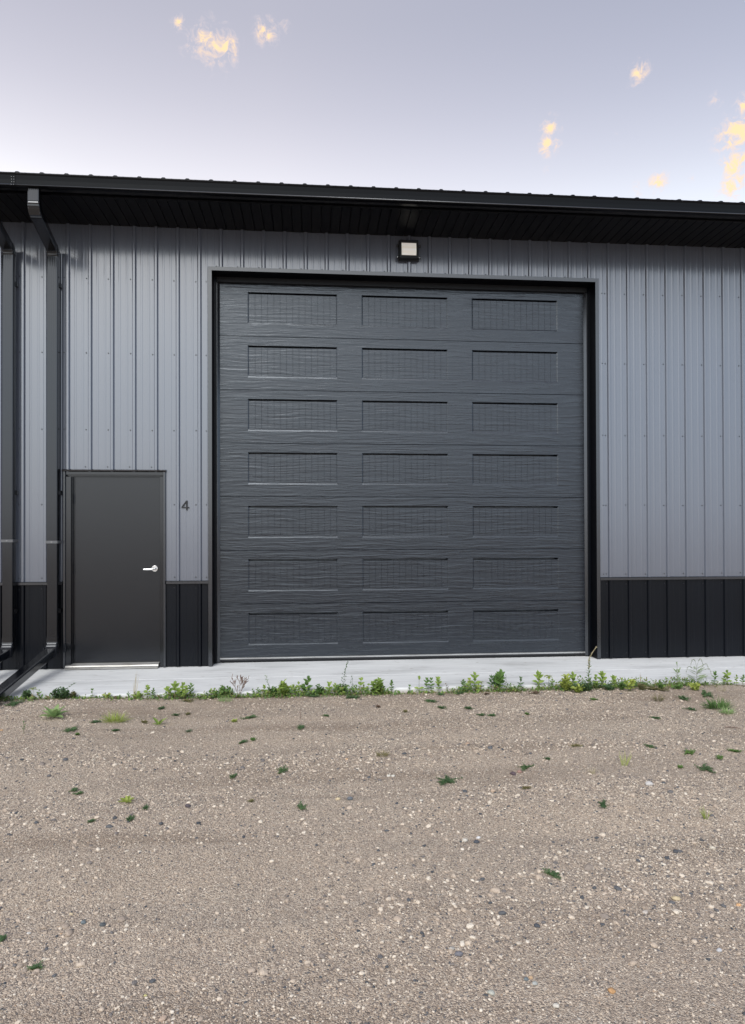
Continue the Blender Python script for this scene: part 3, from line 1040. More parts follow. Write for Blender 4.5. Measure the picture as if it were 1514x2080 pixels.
# ------------------------------------------------------------------ downspouts
def rect_sweep(path, wx, dn, crimp=None, rc=.012, open_end=False, flute=0.0):
    """rounded rectangular pipe swept along a path in the y-z plane; wx across x, dn across the path"""
    b = MB()
    rings = []
    m = len(path)
    for i, (y, z) in enumerate(path):
        a = path[max(i - 1, 0)]; c = path[min(i + 1, m - 1)]
        t = Vector((0, c[0] - a[0], c[1] - a[1])).normalized()
        nr = Vector((0, t.z, -t.y))
        # mitre correction
        k = 1.0
        if 0 < i < m - 1:
            t0 = Vector((0, path[i][0] - a[0], path[i][1] - a[1])).normalized()
            k = 1 / max(.5, t0.dot(t))
        s = 1.0 if crimp is None else crimp(i)
        ring = []
        hx, hn = wx / 2 * s, dn / 2 * s
        outl = []
        for sx, sn, a0 in ((1, 1, 0), (-1, 1, 90), (-1, -1, 180), (1, -1, 270)):
            for q in range(3):
                an = math.radians(a0 + 45 * q)
                outl.append((sx * (hx - rc) + rc * math.cos(an), sn * (hn - rc) + rc * math.sin(an)))
        if flute:
            # shallow flutes pressed along the broad faces
            nf = 5
            top = [((hx - rc) * (1 - 2 * j / (nf * 2)), hn - (flute if j % 2 else 0)) for j in range(1, nf * 2)]
            bot = [(-x, -v) for x, v in top]
            outl = outl[:3] + top + outl[3:9] + bot + outl[9:]
        for ox, on in outl:
            ring.append((ox, y + nr.y * on * k, z + nr.z * on * k))
        rings.append(ring)
    n = len(rings[0])
    vs = [p for r in rings for p in r]
    fs = [(i * n + k, i * n + (k + 1) % n, (i + 1) * n + (k + 1) % n, (i + 1) * n + k) for i in range(m - 1) for k in range(n)]
    if not open_end:
        fs += [tuple(range(n))[::-1], tuple(range((m - 1) * n, m * n))]
    else:
        fs += [tuple(range(n))[::-1]]
    b.add(vs, fs)
    return b
def arc(c, r, a0, a1, n):
    return [(c[0] + r * math.cos(math.radians(a0 + (a1 - a0) * i / n)), c[1] + r * math.sin(math.radians(a0 + (a1 - a0) * i / n))) for i in range(n + 1)]
def downspout(x, label, dx_end, joint_z, yaw_ext):
    root = empty('downspout', (x, 0, 0))
    tag(root, label, 'downspout', 'downspouts on the wall left of the entry door')
    WX, DN = .112, .088
    yp = -.078                                  # centre of the upright pipe
    def add(mb, name, mat='downspout_black', parent=None):
        # the upper offset leans sideways towards its gutter outlet
        mb.v = [(vx + (.050 * max(0.0, yp - vy) / (.690 + yp) if vz > 4.0 else 0.0), vy, vz) for vx, vy, vz in mb.v]
        o = mb.build(name, mat)
        o.parent = parent or root
        fix_normals(o)
        return o
    cr = lambda i: 1.0 + (.035 if i % 2 else 0.0)
    # outlet and upper elbow
    yo, zo = -.690, 4.724
    th = 74
    r1 = .085
    up_arc = arc((yo + r1, 4.600), r1, 180, 180 + th, 12)
    add(rect_sweep([(yo, zo), (yo, 4.66), (yo, 4.605)], WX * .97, DN * .97, flute=.002), 'outlet')
    add(rect_sweep(up_arc, WX, DN, cr), 'elbow')
    # lower elbow turns back to upright
    r2 = .085
    lo_end = (yp, 4.330)
    lo_arc = arc((yp - r2, 4.330), r2, th - 0, 0, 12)
    lo_arc = [(yp - r2 + r2 * math.cos(math.radians(a)), 4.330 + r2 * math.sin(math.radians(a))) for a in [th * (1 - i / 12) for i in range(13)]]
    add(rect_sweep([up_arc[-1], lo_arc[0]], WX * .985, DN * .985), 'offset_pipe')
    add(rect_sweep(lo_arc, WX, DN, cr), 'elbow')
    # uprights
    add(rect_sweep([(yp, 4.328), (yp, joint_z - .012)], WX, DN, flute=.0022), 'pipe')
    add(rect_sweep([(yp, joint_z + .010), (yp, .335)], WX * .955, DN * .955, flute=.0022), 'pipe')
    # straps
    for zz in (joint_z,):
        bb = MB()
        hw, f = WX / 2 + .003, yp - DN / 2 - .004
        bb.prismz([(-hw - .000, .0), (-hw, f), (hw, f), (hw, .0), (hw - .002, .0), (hw - .002, f + .002), (-hw + .002, f + .002), (-hw + .002, .0)], zz - .014, zz + .014)
        st = add(bb, 'strap', 'strap_grey')
        sb = MB(); screw(sb, 0, zz, f, .004)
        add(sb, 'strap_screw', 'chrome', st)
    for zz in (4.05, 1.86, .62):
        bb = MB().box(WX / 2 - .006, WX / 2 + .012, -.055, -.012, zz - .022, zz + .022)
        add(bb, 'wall_bracket')
    # bottom elbow and extension over the slab
    r3 = .10
    ang = 80
    c3 = (yp - r3, .300)
    bo = [(c3[0] + r3 * math.cos(math.radians(-a)), c3[1] + r3 * math.sin(math.radians(-a))) for a in [ang * i / 14 for i in range(15)]]
    add(rect_sweep([(yp, .352), (yp, .302)], WX * 1.01, DN * 1.01), 'collar')
    add(rect_sweep(bo, WX, DN, cr), 'elbow')
    e0 = Vector((0, bo[-1][0], bo[-1][1]))
    ye, ze = -1.44, .012
    ext = rect_sweep([(e0.y + .01, e0.z + .001), (-.6, e0.z + (ze - e0.z) * (.6 + e0.y) / (1.44 + e0.y)), (ye, ze)], WX * .97, DN * .97, open_end=True, rc=.016)
    inner = rect_sweep([(-1.0, e0.z + (ze - e0.z) * (1.0 + e0.y) / (1.44 + e0.y)), (ye + .0005, ze + .0001)], WX * .97 - .006, DN * .97 - .006, open_end=True, rc=.014)
    # shear the run sideways so that it leaves the wall slightly to one side
    for mb in (ext, inner):
        mb.v = [(vx + dx_end * ((e0.y - vy) / (e0.y - ye)), vy, vz) for vx, vy, vz in mb.v]
    eo = add(ext, 'extension_pipe')
    io = add(inner, 'inner_lining', 'aluminium' if False else 'downspout_black', eo)
    # torn strap ends at the elbow
    bb = MB()
    for sx in (-1, 1):
        bb.box(sx * (WX / 2 + .001) - .003, sx * (WX / 2 + .001) + .003, e0.y - .02, e0.y + .03, e0.z - .045, e0.z + .05)
    bb.box(-WX / 2, WX / 2, e0.y - .004, e0.y + .014, e0.z + DN / 2 + .001, e0.z + DN / 2 + .005)
    add(bb, 'elbow_clip', 'screw_dark')
    return root
downspout(.335, 'black downspout beside the entry door, its extension running out over the slab', .005, 1.341, 0)
downspout(-.110, 'black downspout at the left edge of the picture, farther from the entry door', -.10, 1.355, 0)

# ------------------------------------------------------------------ gravel (uncountable stones)
def make_gravel():
    # pebble shapes, kept outside the scene, instanced by geometry nodes
    pc = bpy.data.collections.new('pebble_shapes')
    for i in range(6):
        bm = bmesh.new()
        bmesh.ops.create_icosphere(bm, subdivisions=2 if i < 3 else 1, radius=1)
        sx, sy, sz = random.uniform(.85, 1.35), random.uniform(.7, 1.0), random.uniform(.45, .75)
        for v in bm.verts:
            n = mnoise.noise(v.co * 1.3 + Vector((i * 7, 3, 1)))
            n2 = mnoise.noise(v.co * 2.9 + Vector((i * 3, 9, 5)))
            v.co *= 1 + .30 * n + .12 * n2
            v.co.x *= sx; v.co.y *= sy; v.co.z *= sz
        me = bpy.data.meshes.new('pebble')
        bm.to_mesh(me); bm.free()
        me.polygons.foreach_set('use_smooth', [i < 3] * len(me.polygons))
        me.materials.append(MATS['gravel_pebble'])
        po = bpy.data.objects.new('pebble', me)
        pc.objects.link(po)
    # points over the part of the yard the camera looks at, with a margin
    P, S, T = [], [], []
    def scatter(n, ylo, yhi, rmed, rsig, dens, salt=False):
        y = rng.uniform(ylo, yhi, n)
        dist = y - CAM.y
        cx = CAM.x + dist * math.tan(YAW)
        hwid = dist * .60 + .7
        x = cx + rng.uniform(-1, 1, n) * hwid
        keep = rng.uniform(0, 1, n) < dens(x, y) * (hwid / hwid.max())
        x, y = x[keep], y[keep]
        r = np.exp(rng.normal(math.log(rmed), rsig, len(x)))
        P.append(np.stack([x, y, ground_h(x, y)], -1)); S.append(r)
        T.append(np.clip(rng.beta(1.25, 1.15, len(x)) * .95 if salt else rng.beta(2.2, 2.6, len(x)) * .84 + .02, .0, .95))
    def patch(x, y, f, seed):
        a = np.sin(f * x + seed) * np.sin(f * 1.3 * y + seed * 2.1 + .7 * np.sin(f * .6 * x)) + .6 * np.sin(f * 2.3 * x - 1.7 * f * y + seed * 3) * np.sin(2.1 * f * y + seed)
        return np.clip(.5 + .5 * a, 0, 1)
    t_ = lambda y: SLAB_Y - y
    fine = lambda x, y: .10 + .75 * patch(x, y, 1.3, 1.0) ** 1.5
    scatter(260000, -6.0, -3.4, .0026, .36, fine, True)
    scatter(190000, -3.5, SLAB_Y - .03, .0030, .38, lambda x, y: .12 + .7 * patch(x, y, 1.2, 2.0) ** 1.5, True)
    # coarser stones gathered in bands and patches
    band = lambda x, y: (np.exp(-((t_(y) - 1.72 + .09 * np.sin(1.7 * x)) / .17) ** 2) * (.35 + .65 * patch(x, y, 2.2, 4.)) + .8 * np.exp(-((t_(y) - 2.55 + .12 * np.sin(1.3 * x + 1)) / .20) ** 2) * patch(x, y, 2.0, 5.)
                         + .9 * np.exp(-((t_(y) - 3.6) / .45) ** 2) * patch(x, y, 1.9, 6.) + .10 + .55 * np.exp(-((x + .3) / .7) ** 2) * np.exp(-((t_(y) - .55) / .45) ** 2))
    scatter(95000, -6.0, SLAB_Y - .05, .0046, .42, lambda x, y: np.clip(band(x, y) * 1.1 - .06, 0, 1), True)
    scatter(3400, -6.0, SLAB_Y - .05, .0082, .34, lambda x, y: np.clip(band(x, y) - .08, 0, 1) ** 1.3)
    # a few stray grains washed onto the slab
    P_ = np.concatenate(P); S_ = np.concatenate(S); T_ = np.concatenate(T)
    n0 = 500
    xs = rng.uniform(-.6, 8.6, n0); ys = SLAB_Y + np.abs(rng.normal(0, .10, n0)) + .012
    zs = np.array([slab_z(y) for y in ys])
    P_ = np.concatenate([P_, np.stack([xs, ys, zs - .0065], -1)]); S_ = np.concatenate([S_, rng.uniform(.0015, .004, n0)]); T_ = np.concatenate([T_, rng.uniform(.2, .8, n0)])
    # orange-brown stones are rare
    big = S_ > .008
    T_[big] = np.where(rng.uniform(0, 1, big.sum()) < .004, 1.0, T_[big])
    T_[big] = np.where(rng.uniform(0, 1, big.sum()) < .07, rng.uniform(0, .12, big.sum()), T_[big])
    T_[big] = np.where(rng.uniform(0, 1, big.sum()) < .12, rng.uniform(.74, .90, big.sum()), T_[big])
    P_[:, 2] += S_ * .18
    me = bpy.data.meshes.new('gravel')
    me.vertices.add(len(P_))
    me.vertices.foreach_set('co', P_.ravel().astype(np.float32))
    for nm, arr in (('size', S_), ('tone', T_)):
        at = me.attributes.new(nm, 'FLOAT', 'POINT')
        at.data.foreach_set('value', arr.astype(np.float32))
    me.update()
    o = bpy.data.objects.new('gravel', me)
    COL.objects.link(o)
    o['kind'] = 'stuff'
    o['label'] = 'loose tan and grey gravel covering the yard'
    o['category'] = 'gravel'
    me.materials.append(MATS['gravel_pebble'])
    ng = bpy.data.node_groups.new('gravel_scatter', 'GeometryNodeTree')
    ng.interface.new_socket('Geometry', in_out='INPUT', socket_type='NodeSocketGeometry')
    ng.interface.new_socket('Geometry', in_out='OUTPUT', socket_type='NodeSocketGeometry')
    gi = ng.nodes.new('NodeGroupInput'); go = ng.nodes.new('NodeGroupOutput')
    ci = ng.nodes.new('GeometryNodeCollectionInfo')
    ci.inputs['Collection'].default_value = pc
    ci.inputs['Separate Children'].default_value = True
    ci.inputs['Reset Children'].default_value = True
    ip = ng.nodes.new('GeometryNodeInstanceOnPoints')
    ip.inputs['Pick Instance'].default_value = True
    rv = ng.nodes.new('FunctionNodeRandomValue'); rv.data_type = 'FLOAT_VECTOR'
    rv.inputs[0].default_value = (-.35, -.35, 0); rv.inputs[1].default_value = (.35, .35, 6.28)
    na = ng.nodes.new('GeometryNodeInputNamedAttribute'); na.data_type = 'FLOAT'; na.inputs[0].default_value = 'size'
    L = ng.links.new
    L(gi.outputs[0], ip.inputs['Points']); L(ci.outputs[0], ip.inputs['Instance'])
    L(rv.outputs[0], ip.inputs['Rotation']); L(na.outputs[0], ip.inputs['Scale'])
    L(ip.outputs[0], go.inputs[0])
    md = o.modifiers.new('scatter', 'NODES')
    md.node_group = ng
make_gravel()

# ------------------------------------------------------------------ single larger stones
def stones():
    S = [(1243, 2015, 15, (.58, .34, .16), 'orange pebble lying in the gravel at the lower right'),
         (1130, 2045, 14, (.74, .70, .62), 'white pebble at the very bottom of the picture, right of centre'),
         (1311, 1855, 12, (.66, .60, .54), 'oval pale pink pebble in the right foreground gravel'),
         (1373, 1827, 20, (.66, .55, .36), 'long flat straw-coloured stone in the right foreground'),
         (1091, 1882, 12, (.085, .095, .115), 'dark slate pebble alone in the gravel right of centre'),
         (1373, 1731, 11, (.10, .105, .12), 'dark grey pebble near the right edge, above the straw-coloured stone'),
         (1447, 1724, 12, (.72, .66, .55), 'cream pebble next to a dark one near the right edge'),
         (1461, 1932, 12, (.66, .66, .68), 'pale bluish pebble close to the right edge, foreground'),
         (998, 2018, 15, (.55, .56, .50), 'pale grey flat stone at the bottom, below the cluster of pebbles'),
         (209, 1880, 13, (.10, .115, .125), 'dark blue-grey pebble in the left foreground, the right one of two'),
         (170, 1875, 11, (.19, .23, .25), 'blue-grey pebble in the left foreground, the left one of two'),
         (145, 1858, 8, (.70, .58, .40), 'small tan pebble above the two blue-grey ones'),
         (59, 1897, 8, (.78, .75, .70), 'small white pebble near the left edge, foreground'),
         (296, 2023, 7, (.62, .58, .26), 'small yellow pebble near the bottom left'),
         (331, 2072, 16, (.60, .46, .36), 'pinkish tan stone at the bottom edge, left of centre'),
         (382, 1639, 12, (.13, .11, .125), 'purplish dark stone left of centre among small weeds'),
         (1043, 1573, 12, (.12, .085, .10), 'dark purple stone in front of the dark weed, right of centre'),
         (1056, 1569, 11, (.38, .24, .20), 'reddish brown stone touching the dark purple one'),
         (687, 1624, 10, (.70, .58, .38), 'yellowish stone in the stony band at the centre'),
         (711, 1624, 13, (.17, .19, .215), 'blue-grey stone in the stony band at the centre'),
         (1002, 1608, 11, (.62, .48, .36), 'peach-coloured stone in the stony band, right of centre'),
         (1319, 1594, 15, (.70, .68, .66), 'whitish flat stone in the stony band at the right'),
         (950, 1512, 10, (.52, .38, .28), 'brownish pink stone alone in the middle ground, right of centre'),
         (856, 1627, 8, (.74, .70, .62), 'white stone at the left end of the dark stones, centre right'),
         (790, 1577, 8, (.76, .73, .66), 'left of a pair of white stones in the middle ground'),
         (799, 1577, 8, (.74, .71, .64), 'right of a pair of white stones in the middle ground'),
         (918, 1929, 12, (.50, .48, .44), 'grey-green stone in the small heap at the lower centre'),
         (932, 1940, 16, (.22, .22, .25), 'large dull grey stone beside the small heap at the lower centre'),
         (1054, 1918, 12, (.68, .60, .50), 'cream stone right of the small heap at the lower centre'),
         (945, 1709, 13, (.72, .68, .60), 'white stone in the pale cluster, centre right'),
         (972, 1703, 9, (.80, .80, .80), 'bright white stone on a dark one, centre right'),
         (968, 1712, 12, (.09, .10, .12), 'dark stone under a bright white one, centre right'),
         (1069, 1990, 10, (.20, .24, .26), 'blue-grey stone in the row of pebbles at the bottom'),
         (1078, 1987, 9, (.64, .45, .28), 'orange-tan stone in the row of pebbles at the bottom'),
         (1087, 1999, 11, (.46, .48, .46), 'grey stone at the right end of the pebble row, bottom')]
    for i, (px, py, w, col, lab) in enumerate(S):
        p, mpp = hit(px, py)
        r = w * mpp * .5
        bm = bmesh.new()
        bmesh.ops.create_icosphere(bm, subdivisions=3, radius=1)
        asp = 2.2 if 'flat' in lab and 'long' in lab else random.uniform(1.0, 1.35)
        for v in bm.verts:
            n = mnoise.noise(v.co * 1.1 + Vector((i * 5.1, 2, 7))) * .28 + mnoise.noise(v.co * 2.6 + Vector((i, 8, 2))) * .10
            v.co *= 1 + n
            v.co.x *= 1.0
            v.co.y *= .85
            v.co.z *= .62 if asp < 2 else .4
        me = bpy.data.meshes.new('stone')
        bm.to_mesh(me); bm.free()
        me.polygons.foreach_set('use_smooth', [True] * len(me.polygons))
        mname = 'stone_%d' % i
        me.materials.append(stone_mat(mname, col))
        o = bpy.data.objects.new('stone', me)
        o.location = p + Vector((0, 0, r * .30))
        o.scale = (r, r, r)
        o.rotation_euler = (random.uniform(-.2, .2), random.uniform(-.2, .2), random.uniform(-.5, .5))
        COL.objects.link(o)
        tag(o, lab, 'stone', 'larger stones lying in the gravel')
stones()

# ------------------------------------------------------------------ weeds
U = random.uniform
def rdir(tilt, az):
    return Vector((math.sin(tilt) * math.cos(az), math.sin(tilt) * math.sin(az), math.cos(tilt)))
class Plant:
    def __init__(s, name, px, py, label, cat='weed', group=None):
        s.p, s.m = hit(px, py)
        s.root = empty(name, s.p)
        tag(s.root, label, cat, group)
        s.st, s.fo = MB(), MB()
        s.n = 0
    def one_leaf(s, mat, *a, **k):
        MB().leaf(*a, **k).build('leaf', mat, s.root, True)
    def done(s, fm, sm='stem_green'):
        if s.st.f:
            s.st.build('stem', sm, s.root, True)
        if s.fo.f:
            s.fo.build('foliage', fm, s.root, True)
EDGE = 'weeds along the edge of the concrete'
YARD = 'small weeds scattered over the gravel'

def curve_stem(P, base, top, r0, r1, bend=.1, n=6):
    base, top = Vector(base), Vector(top)
    side = Vector((U(-1, 1), U(-1, 1), 0)) * (bend * (top - base).length)
    pts = [base.lerp(top, i / n) + side * math.sin(math.pi * i / n) for i in range(n + 1)]
    P.st.tube(pts, [r0 + (r1 - r0) * i / n for i in range(n + 1)], 5)
    return pts

def seedling(px, py, h, w, fm, label, nodes=4, name='leafy_weed', stems=1, lw=.5, droop=.25, separate=True, lean=0.0):
    P = Plant(name, px, py, label, group=EDGE)
    hm, wm = h * P.m, w * P.m
    for s in range(stems):
        off = Vector(((s - (stems - 1) / 2) * wm / max(1, stems) * .9 + U(-.1, .1) * wm * (stems > 1), U(-.02, .02), 0)) if stems > 1 else Vector((0, 0, 0))
        hs = hm * (1 if s == stems // 2 else U(.6, .92))
        ws = wm if stems == 1 else wm * .75
        pts = curve_stem(P, off * .4, off + Vector((lean * hs + U(-.06, .06) * hs, U(-.05, .05) * hs, hs * .86)), .0022, .0012, .06)
        az = U(0, 3.14)
        for k in range(nodes):
            t = .30 + .68 * k / max(1, nodes - 1)
            i = min(len(pts) - 2, int(t * (len(pts) - 1)))
            p = pts[i].lerp(pts[i + 1], t * (len(pts) - 1) - i)
            big = math.sin(math.pi * (.22 + .6 * (k + .5) / nodes))
            L = max(.52 * ws, .30 * hs) * big * U(.8, 1.15) * 1.2
            tilt = math.radians(66 - 38 * k / max(1, nodes - 1)) + U(-.12, .12)
            a0 = az + k * 1.57 * U(.9, 1.1)
            # keep most leaf pairs across the view, as they read in the picture
            for q in (0, math.pi):
                d = rdir(tilt, a0 + q + U(-.2, .2))
                (P.one_leaf(fm, p, d, Vector((0, -.6, 1)), L, L * lw * 1.2, droop) if separate else P.fo.leaf(p, d, (0, -.2, 1), L, L * lw, droop))
        L = max(.42 * ws, .27 * hs)
        for q in range(2):
            d = rdir(U(.1, .45), U(0, 6.28))
            (P.one_leaf(fm, pts[-1], d, Vector((0, -1, .2)), L * U(.7, 1), L * lw * .8, .1) if separate else P.fo.leaf(pts[-1], d, (0, -1, .2), L, L * lw * .8, .1))
    P.done(fm)

def bush(px, py, h, w, fm, label, stems=16, leafpx=5.2, name='bushy_weed', sm='stem_green', density=1.0, sprig=None):
    P = Plant(name, px, py, label, group=EDGE)
    hm, wm, lp = h * P.m, w * P.m, leafpx * P.m
    for s in range(int(stems * 1.4)):
        az = U(0, 6.28)
        sp = math.sqrt(U(0, 1)) * wm * .5
        top = Vector((math.cos(az) * sp, math.sin(az) * sp * .6, hm * U(.55, 1.0) * (1 - .45 * (sp / (wm * .5)) ** 2)))
        base = Vector((top.x * .35, top.y * .35, -.004))
        pts = curve_stem(P, base, top, .0014, .0007, .12, 5)
        n = max(3, int(density * (top - base).length / lp * 2.2))
        for k in range(n):
            t = .2 + .8 * k / n
            i = min(4, int(t * 5))
            p = pts[i].lerp(pts[i + 1], t * 5 - i)
            d = rdir(U(.5, 1.35), U(0, 6.28))
            P.fo.leaf(p, d, (U(-.3, .3), -.35, 1), lp * U(.9, 1.6), lp * U(.55, .9), .2)
    if sprig:
        dx, dz = sprig[0] * P.m, sprig[1] * P.m
        pts = curve_stem(P, (0, 0, hm * .4), (dx, -.01, dz), .0011, .0006, .08, 8)
        for k in range(16):
            t = .25 + .75 * k / 16
            i = min(7, int(t * 8))
            p = pts[i].lerp(pts[i + 1], t * 8 - i)
            P.fo.leaf(p, rdir(U(.6, 1.5), U(0, 6.28)), (0, -.5, 1), lp * U(.45, .8), lp * .4, .15)
    P.done(fm, sm)

def mat_weed(px, py, w, fm, label, h=4, name='ground_weed', leafpx=4.2, depth=.55, dens=1.0, group=YARD, sm='stem_green'):
    P = Plant(name, px, py, label, group=group)
    wm, hm, lp = w * 1.25 * P.m, h * .8 * P.m, leafpx * P.m
    dm = wm * depth * 1.9
    n = int(16 * dens + w * .4)
    ph = [U(0, 6.28) for _ in range(3)]
    for s in range(n):
        az = U(0, 6.28)
        L = U(.3, 1.0) * (.72 + .28 * math.sin(2 * az + ph[0]) + .22 * math.sin(5 * az + ph[1]))
        ex, ey = math.cos(az) * L * wm * .5, math.sin(az) * L * dm * .5
        wx, wy = P.p.x + ex, min(P.p.y + ey, SLAB_Y - .012)
        ez = float(ground_h(wx, wy)) - P.p.z
        top = Vector((ex, wy - P.p.y, ez + .004 + hm * .7 * U(.1, .9) * (1 - .5 * L)))
        pts = curve_stem(P, (0, 0, 0), top, .0010, .0006, .12, 4)
        m = max(4, int(L * wm * .5 / lp * 2.6))
        for k in range(m):
            t = .12 + .88 * k / m
            i = min(3, int(t * 4))
            p = pts[i].lerp(pts[i + 1], t * 4 - i) + Vector((0, 0, .002))
            d = rdir(U(.75, 1.5), U(0, 6.28))
            P.fo.leaf(p, d, (U(-.4, .4), -.2, 1), lp * U(.6, 1.2), lp * U(.36, .56), .15)
    P.done(fm, sm)

def grass(px, py, h, w, fm, label, blades=40, name='grass_tuft', group=YARD, spread=.7, bw=.0035):
    P = Plant(name, px, py, label, cat='grass', group=group)
    hm, wm = h * P.m, w * P.m
    for s in range(blades):
        az = U(0, 6.28)
        b = Vector((math.cos(az), math.sin(az) * .6, 0)) * (wm * .28 * math.sqrt(U(0, 1)))
        d = rdir(U(.05, spread), az + U(-.6, .6))
        b.z = -.003
        P.fo.sliver(b, d, (U(-.3, .3), -.3, 1), hm * U(.55, 1.12), bw * U(.7, 1.3), U(.1, .5))
    P.done(fm)

def rosette(px, py, h, w, fm, label, n=9, group=YARD):
    P = Plant('rosette_weed', px, py, label, group=group)
    hm, wm = h * P.m, w * P.m
    for k in range(n):
        az = 2 * math.pi * k / n + U(-.2, .2)
        inner = k % 3 == 0
        tilt = U(.30, .6) if inner else U(.85, 1.2)
        L = (hm * U(.85, 1.05) / max(.5, math.cos(tilt)) * .8) if inner else wm * .52 * U(.8, 1.1)
        d = rdir(tilt, az)
        P.one_leaf(fm, Vector((math.cos(az) * .008, math.sin(az) * .008, 0)), d, (0, -.1, 1), L, L * U(.36, .46), .28, fold=.22)
    P.fo.sliver((0, 0, 0), (0, 0, 1), (0, -1, 0), hm * .4, .01)
    P.done(fm)

def sprig(px, py, h, label, fm='leaf_dark', leafpx=3.2, lean=0.0, n=18, name='thin_weed', side=2, top_only=False):
    P = Plant(name, px, py, label, group=EDGE)
    hm, lp = h * P.m, leafpx * P.m
    pts = curve_stem(P, (0, 0, 0), (lean * hm, U(-.02, .02), hm), .0013, .0006, .05, 10)
    for k in range(n):
        t = (.45 if top_only else .15) + (.55 if top_only else .85) * k / n
        i = min(9, int(t * 10))
        p = pts[i].lerp(pts[i + 1], t * 10 - i)
        q = p + Vector((U(-1, 1), U(-1, 1), U(.2, .9))) * lp * side * (1.15 - t)
        P.st.tube([p, q], .0005, 3)
        P.fo.leaf(q, rdir(U(.5, 1.4), U(0, 6.28)), (U(-.5, .5), -.6, 1), lp * U(.7, 1.2), lp * .6, .1)
    P.done(fm)

def tall_weed(px, py, h, w, label):
    P = Plant('tall_weed', px, py, label, group=EDGE)
    hm, wm = h * P.m, w * P.m
    top = Vector((.03 * hm, -.01, hm * .74))
    pts = curve_stem(P, (0, 0, 0), top, .0030, .0017, .02, 10)
    tip = top + Vector((.17 * hm, 0, .26 * hm))
    sp = [top.lerp(tip, i / 6) + Vector((-.015 * hm * math.sin(math.pi * i / 6), 0, 0)) for i in range(7)]
    P.st.tube(sp, [.0017, .0016, .0014, .0012, .001, .0009, .0007], 5)
    for k in range(30):
        t = .12 + .88 * k / 30
        i = min(9, int(t * 10))
        p = pts[i].lerp(pts[i + 1], t * 10 - i)
        a = k * 2.4
        L = wm * .34 * (1.2 - .75 * t) * U(.8, 1.15)
        P.fo.leaf(p, rdir(1.05 - .3 * t, a), (0, -.2, 1), L, L * .36, .25)
    hd = MB()
    for k in range(46):
        t = k / 46
        i = min(5, int(t * 6))
        p = sp[i].lerp(sp[i + 1], t * 6 - i)
        hd.leaf(p, rdir(U(.2, 1.1), U(0, 6.28)) + Vector((.4, 0, .5)), (0, -1, .3), .012 * U(.7, 1.4), .006, .1)
    for k in range(40):
        t = .70 + .3 * k / 40
        i = min(9, int(t * 10))
        p = pts[i].lerp(pts[i + 1], t * 10 - i)
        hd.leaf(p, rdir(U(.3, 1.2), U(0, 6.28)), (0, -1, .3), .013 * U(.7, 1.4), .006, .1)
    hd.build('seed_spike', 'straw', P.root, True)
    P.done('leaf_green')

def ragweed(px, py, h, w, label, droop=False, fm='leaf_pale'):
    P = Plant('feathery_weed', px, py, label, group=EDGE)
    hm, wm = h * P.m, w * P.m
    pts = curve_stem(P, (0, 0, 0), (0, 0, hm * .72), .0024, .0014, .03, 8)
    for k in range(12):
        t = .15 + .85 * k / 12
        i = min(7, int(t * 8))
        p = pts[i].lerp(pts[i + 1], t * 8 - i)
        az = (0 if k % 2 else math.pi) + U(-.8, .8)
        d = rdir(U(.85, 1.25), az)
        L = wm * .46 * (1.1 - .55 * t) * U(.8, 1.1)
        P.st.tube([p, p + d * L], [.0010, .0005], 4)
        for q in range(9):                           # leaflets
            b = p + d * (L * (.15 + .85 * q / 9))
            for s in (-1, 1):
                sd = (d * .7 + Vector((-d.y, d.x, .25)) * s).normalized()
                P.fo.sliver(b, sd, (0, -.3, 1), L * .30 * (1.1 - .7 * q / 9), L * .075, .15)
    hd = MB()
    tops = [(0, 0, 1)] if not droop else [(-.55, 0, .75), (-.15, 0, 1), (.25, 0, 1.02), (.6, 0, .85), (.85, 0, .65)]
    if not droop:
        tops = [(-.55, 0, .74), (0, 0, 1.0), (.5, 0, .78), (-.28, 0, .6), (.3, 0, .6)]
    for (ux, uy, uz) in tops:
        a = pts[5] if abs(ux) > .3 else pts[-1]
        e = Vector((ux * wm * .5, U(-.02, .02), uz * hm))
        mid = a.lerp(e, .5) + Vector((0, 0, .08 * hm))
        cs = [a.lerp(mid, i / 5).lerp(mid.lerp(e, i / 5), i / 5) for i in range(6)]
        if droop:
            s = 1 if ux > 0 else -1
            cs += [e + Vector((s * .035 * hm * q, 0, -.045 * hm * q * q * .6)) + Vector((s * .03 * hm, 0, .012 * hm)) for q in range(1, 4)]
        P.st.tube(cs, .0009, 4)
        m = len(cs) - 1
        for q in range(34):
            t = .4 + .6 * q / 34
            i = min(m - 1, int(t * m))
            b = cs[i].lerp(cs[i + 1], t * m - i)
            hd.leaf(b, rdir(U(.4, 2.2), U(0, 6.28)), (0, -1, .2), .0075 * U(.7, 1.3), .0045, .1)
    hd.build('flower_spikes', 'leaf_grey' if droop else 'leaf_pale', P.root, True)
    P.done(fm)

def umbrella(px, py, h, w, fm, label):
    P = Plant('drooping_weed', px, py, label, group=EDGE)
    hm, wm = h * P.m, w * P.m
    pts = curve_stem(P, (0, 0, 0), (0, 0, hm * .82), .0016, .0010, .04)
    for k in range(9):
        az = 2 * math.pi * k / 9 + U(-.3, .3)
        p = pts[-1] - Vector((0, 0, U(0, .16) * hm))
        P.one_leaf(fm, p, rdir(U(.8, 1.2), az), (0, 0, 1), wm * .5 * U(.75, 1.1), wm * .26, .75)
    P.done(fm)

